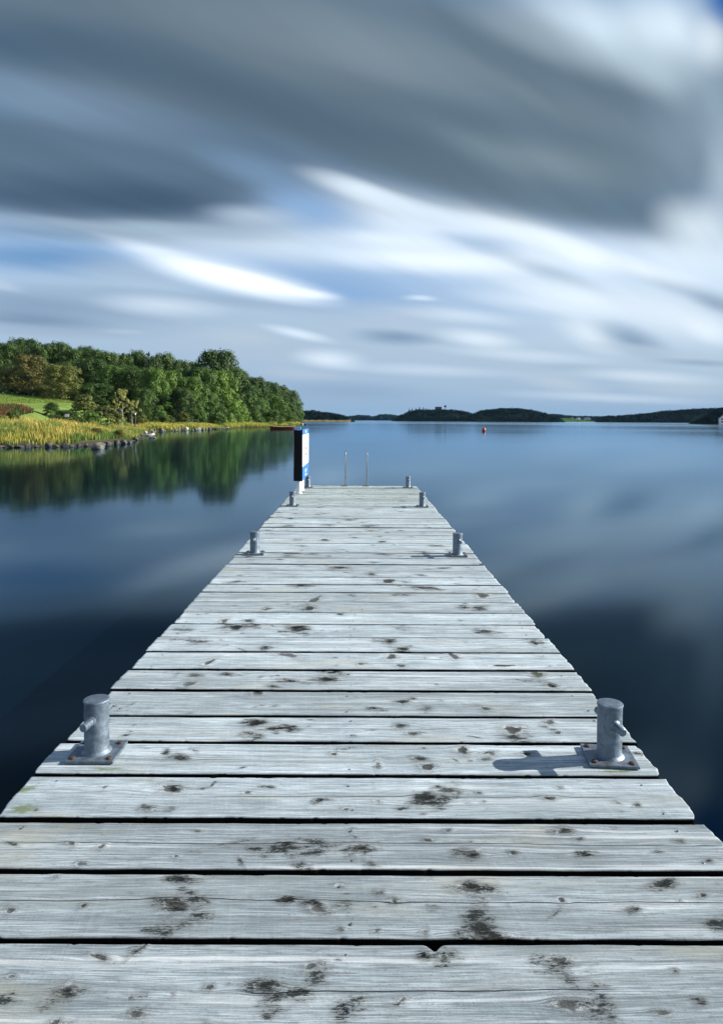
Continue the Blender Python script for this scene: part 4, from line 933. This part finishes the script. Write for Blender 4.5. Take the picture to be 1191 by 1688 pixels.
# ------------------------------------------------------------------ far shores
def far_leaf(name, c1, c2): return leaf_material(name, c1, c2, None, .05, 0.0)
M['far'] = far_leaf('far_foliage', (.009, .024, .026), (.014, .032, .030))
M['fardk'] = far_leaf('far_dark_foliage', (.007, .017, .018), (.012, .025, .022))
M['hill'] = plain('far_hillside', (.008, .016, .011), .95, 0, .3, .05, 0.0)
M['tan'] = plain('far_shore_reeds', (.16, .13, .07), .95, 0, .3, .2, 0.0)
def far_mass(name, prof, Y, base_z, depth, label, m_='far', hillf=.62, seed=1, rad=3.2, strip=None):
    """prof: list of (px, top y). hill terrain + canopy of leaf clumps over it"""
    xs_ = [p[0] for p in prof]; tops = [at(p[0], p[1], Y) for p in prof]
    Xs = np.array([t.x for t in tops]); Zs = np.array([t.z for t in tops])
    W = Xs[-1] - Xs[0]; nxx = 60; nyy = 14
    gx_ = np.linspace(Xs[0] - 6, Xs[-1] + 6, nxx); pz = np.interp(gx_, Xs, Zs)
    V = []
    for j in range(nyy + 1):
        v = j / nyy; s = math.sin(PI * min(1, .5 * v * 2)) if v <= .5 else math.sin(PI * v)
        s = max(s, 0) ** .55
        for i in range(nxx):
            e = min(1, i / 3, (nxx - 1 - i) / 3)
            zt_ = pz[i] * hillf * e * s - .6 * (1 - s * e)
            V.append((gx_[i] * (1 + v * depth / Y) , Y + v * depth, zt_))
    Fq = [(j * nxx + i, j * nxx + i + 1, (j + 1) * nxx + i + 1, (j + 1) * nxx + i) for j in range(nyy) for i in range(nxx - 1)]
    link('hill', npmesh('hill', V, Fq, True), M['hill'], kind='structure')
    r = np.random.default_rng(seed); C = []; Rd = []
    cnt_ = int(W / rad * 11)
    for q in range(cnt_):
        x = r.uniform(Xs[0], Xs[-1]); top = np.interp(x, Xs, Zs); rd = rad * r.uniform(.6, 1.25)
        v = r.uniform(0, .55); s = max(math.sin(PI * v), 0) ** .55
        zc = min(top - rd * .75, top * hillf * s + rd * r.uniform(.3, 1.3))
        if v < .15: zc = min(zc, rd * r.uniform(.2, 1.6))
        if top > 2 * rd and r.random() < .25: zc = top - rd * r.uniform(.7, 1.1); v = .45
        C.append((x * (1 + v * depth / Y), Y + v * depth, max(zc, rd * .3))); Rd.append(min(rd, max(.8, top * .5)))
    Vl, Fl, T = leaf_cloud(C, Rd, 60, rad * .16, seed + 3, .2, 1.0)
    link(name, npmesh(name, Vl, Fl, False, {'tone': T}), M[m_], kind='stuff', label=label, cat='wood')
far_mass('far_wood', [(484, 680), (497, 676.5), (505, 678), (515, 676), (525, 678), (540, 680), (555, 682.5), (568, 685), (574, 689)], 520, 0, 60, 'dark low wood on the far shore just right of the wooded point', 'fardk', .7, 1, 2.6)
far_mass('far_wood', [(566, 686.5), (580, 685), (592, 684), (606, 684.5), (614, 686), (626, 683.5), (640, 683), (652, 684.5), (664, 687)], 1500, 0, 130, 'faint blue wooded hills farthest off in the middle of the view', 'far', .82, 2, 8)
far_mass('island_wood', [(652, 689), (660, 684), (668, 682), (676, 678), (690, 675), (700, 675.5), (712, 675.5), (730, 675.5), (745, 675), (760, 677), (772, 680), (782, 684), (790, 689)], 800, 0, 70, 'wooded island with conifers and a tower in the middle distance', 'fardk', .84, 3, 3.6)
far_mass('island_wood', [(776, 686), (784, 680), (792, 677), (800, 675.5), (812, 674.5), (826, 673), (842, 672.5), (858, 673.5), (875, 675.5), (893, 680), (908, 684), (925, 690.5)], 740, 0, 80, 'humped wooded island right of the island with the tower', 'fardk', .84, 4, 3.6)
far_mass('far_wood', [(898, 685), (908, 682.5), (925, 684), (945, 686), (965, 686), (990, 686.5), (1000, 687)], 1500, 0, 100, 'distant blue hedges and trees behind the green lakeside field', 'far', .82, 5, 6)
far_mass('far_wood', [(984, 688), (1000, 685.5), (1020, 685), (1045, 683), (1070, 681), (1095, 677), (1115, 676), (1140, 674), (1160, 673), (1180, 672), (1230, 671), (1290, 674), (1400, 680)], 800, 0, 90, 'long dark wood on the far right shore behind the white house', 'fardk', .84, 6, 3.8)
far_mass('point_wood', [(1146, 693), (1152, 690), (1162, 686), (1170, 681), (1178, 676), (1186, 672), (1200, 669), (1230, 672), (1270, 676), (1330, 690)], 430, 0, 50, 'dark wooded point with the white house at the right frame edge', 'fardk', .75, 7, 2.4)
# reedy strip under the first far wood
a = gp(500, 694.4, 0); 
V = []; 
for i in range(30):
    x = at(485 + i * 3.2, 690, 505).x
    V += [(x, 505, -.2), (x, 512, .9 + .3 * math.sin(i * 1.7)), (x, 530, 1.6)]
link('reed_strip', npmesh('reed_strip', V, [(i * 3 + j, i * 3 + 3 + j, i * 3 + 4 + j, i * 3 + 1 + j) for i in range(29) for j in range(2)], True), M['tan'], kind='structure')
# field + farm buildings
m = plain('far_green_field', (.05, .10, .03), .95, 0, .3, .05, 0.0); V = []; Yf = 1050
for i in range(16):
    x = at(922 + i * 4.4, 690, Yf).x
    V += [(x, Yf, -.2), (x, Yf + 25, 1.2), (x, Yf + 120, 5.2 + math.sin(i * .7) * .7), (x, Yf + 160, 5.5)]
link('field', npmesh('field', V, [(i * 4 + j, i * 4 + 4 + j, i * 4 + 5 + j, i * 4 + 1 + j) for i in range(15) for j in range(3)], True), m, kind='structure')
def house(name, c, w_, d_, h_, rh, wall, rz, label, cat='house', wins=True, chim=True):
    t = empty(name, c, rz, label=label, cat=cat)
    mb = MB(); hx, hy = w_ / 2, d_ / 2
    mb.add([(-hx, -hy, -1), (hx, -hy, -1), (hx, hy, -1), (-hx, hy, -1), (-hx, -hy, h_), (hx, -hy, h_), (hx, hy, h_), (-hx, hy, h_), (0, -hy, h_ + rh), (0, hy, h_ + rh)],
           [[0, 1, 5, 8, 4], [2, 3, 7, 9, 6], [1, 2, 6, 5], [3, 0, 4, 7], [3, 2, 1, 0]]).build('wall', M[wall], t)
    ro = MB(); e = .35; k = rh / hx; th = .22
    for s in (-1, 1):
        ro.add([(0, -hy - e, h_ + rh + .02), (0, hy + e, h_ + rh + .02), (s * (hx + e), hy + e, h_ - e * k + .02), (s * (hx + e), -hy - e, h_ - e * k + .02),
                (0, -hy - e, h_ + rh + th), (0, hy + e, h_ + rh + th), (s * (hx + e), hy + e, h_ - e * k + th), (s * (hx + e), -hy - e, h_ - e * k + th)],
               [[0, 1, 2, 3], [7, 6, 5, 4], [0, 3, 7, 4], [1, 5, 6, 2], [2, 6, 7, 3]])
    rf = ro.build('roof', M['slate'], t)
    if chim: MB().box((0, hy * .4, h_ + rh + .4), (.8, .8, 1.2), bev=.03).build('chimney', M[wall], rf)
    if wins:
        for x in (-w_ * .25, w_ * .25):
            for z in ((h_ * .30), (h_ * .78)):
                wn_ = MB().box((x, -hy - .03, z), (w_ * .17, .10, h_ * .26), bev=.01).build('window', M['darkglass'], t)
                MB().box((x, -hy - .10, z - h_ * .15), (w_ * .2, .14, .12)).build('sill', M[wall], wn_)
    return t
p = at(1191.5, 695.5, 424)
house('lake_house', (p.x + .6, 424, .6), 6.2, 9, 3.2, 2.7, 'white', math.radians(-24), 'white gabled house with dark windows at the right frame edge')
for x, wl, lab in ((941, 'greyhouse', 'leftmost pale farm building above the far green field'), (952, 'white', 'white farm building in the middle above the far green field'), (967, 'greyhouse', 'long farm building at the right above the far green field')):
    p = at(x, 688.5, Yf + 122); house('farm_building', (p.x, Yf + 122, 4.4), 5 if x < 960 else 9, 7, 1.8, 1.3, wl, .2, lab, 'farm building', False, False)
# the tower and the lone tree on the island
p0 = at(722, 676, 835); hz = p0.z - 3
tw = empty('castle_tower', (p0.x, 835, hz), label='square dark castle block on top of the wooded island', cat='castle')
tz = at(722, 671.5, 835).z - hz
MB().box((0, 0, tz / 2), (7.4, 6, tz), bev=.05).build('wall', M['castle'], tw)
bt_ = MB()
for i in range(5): bt_.box((-3.1 + i * 1.55, -2.7, tz + .35), (.8, .6, .7)); bt_.box((-3.1 + i * 1.55, 2.7, tz + .35), (.8, .6, .7))
bt_.build('battlement', M['castle'], tw)
for x in (-2, 0, 2): MB().box((x, -3.02, tz * .7), (.7, .12, 1.2)).build('window', M['darkglass'], tw)
def small_tree(px, topy, Y, wpx, basez, label, kind, name, group=None, cat='tree'):
    top = at(px, topy, Y); H = top.z - basez; Wm = wpx / F * Y
    t = empty(name, (top.x, Y, basez), random.random() * 6, label=label, cat=cat, group=group)
    if kind == 'cone':
        C = [(0, 0, .12 + .8 * i / 6) for i in range(7)]; Rd = [.34 * (1 - i / 8.5) for i in range(7)]
        V, Fc, T_ = leaf_cloud(C, Rd, 60, .045, int(px), .1, .8); V = V * np.array([Wm * 1.5, Wm * 1.5, H])
    else:
        C = [(.12, 0, .72), (-.14, .1, .78), (0, -.1, .88), (.1, .12, .85)]; V, Fc, T_ = leaf_cloud(C, [.2, .2, .18, .17], 60, .06, int(px), .1, .6); V = V * np.array([Wm * 1.4, Wm * 1.4, H])
    link('crown', npmesh('crown', V, Fc, False, {'tone': T_}), M['fardk'], t)
    MB().tube([(0, 0, -1), (0, 0, H * .8)], [.35, .15], 7).build('trunk', M['bark'], t)
small_tree(733.5, 667.5, 838, 4.5, p0.z - 3, 'lone narrow tree standing right of the castle block', 'lone', 'lone_tree')
for i, (x, y, w_) in enumerate([(674, 673.5, 5), (678.5, 672, 5), (685, 672, 6), (691, 670.5, 6), (697, 671, 5), (700.5, 672.5, 5), (703, 673, 4)]):
    small_tree(x, y, 825, w_, at(x, 684, 825).z, 'dark conifer in the clump at the left top of the wooded island', 'cone', 'conifer', 'conifers on the wooded island')

# ------------------------------------------------------------------ air
m, n_, out = mat('lake_haze')
vol = n_.n.new('ShaderNodeVolumePrincipled'); vol.inputs['Color'].default_value = (.32, .62, 1.0, 1); vol.inputs['Density'].default_value = .000028; vol.inputs['Anisotropy'].default_value = .0
n_.l.new(vol.outputs[0], out.inputs['Volume'])
HAZE = True
if HAZE: MB().box((0, 2600, 13), (6400, 6400, 40)).build('haze', m, None, kind='stuff', label='thin blue haze over the lake', cat='haze')

# ------------------------------------------------------------------ render settings
scene.view_settings.view_transform = 'Standard'; scene.view_settings.look = 'None'; scene.view_settings.gamma = 1.0; scene.view_settings.exposure = EXPO
scene.view_settings.use_curve_mapping = False
scene.cycles.use_denoising = True
scene.cycles.max_bounces = 8; scene.cycles.volume_bounces = 0; scene.cycles.transparent_max_bounces = 8
scene.cycles.sample_clamp_indirect = 6.0
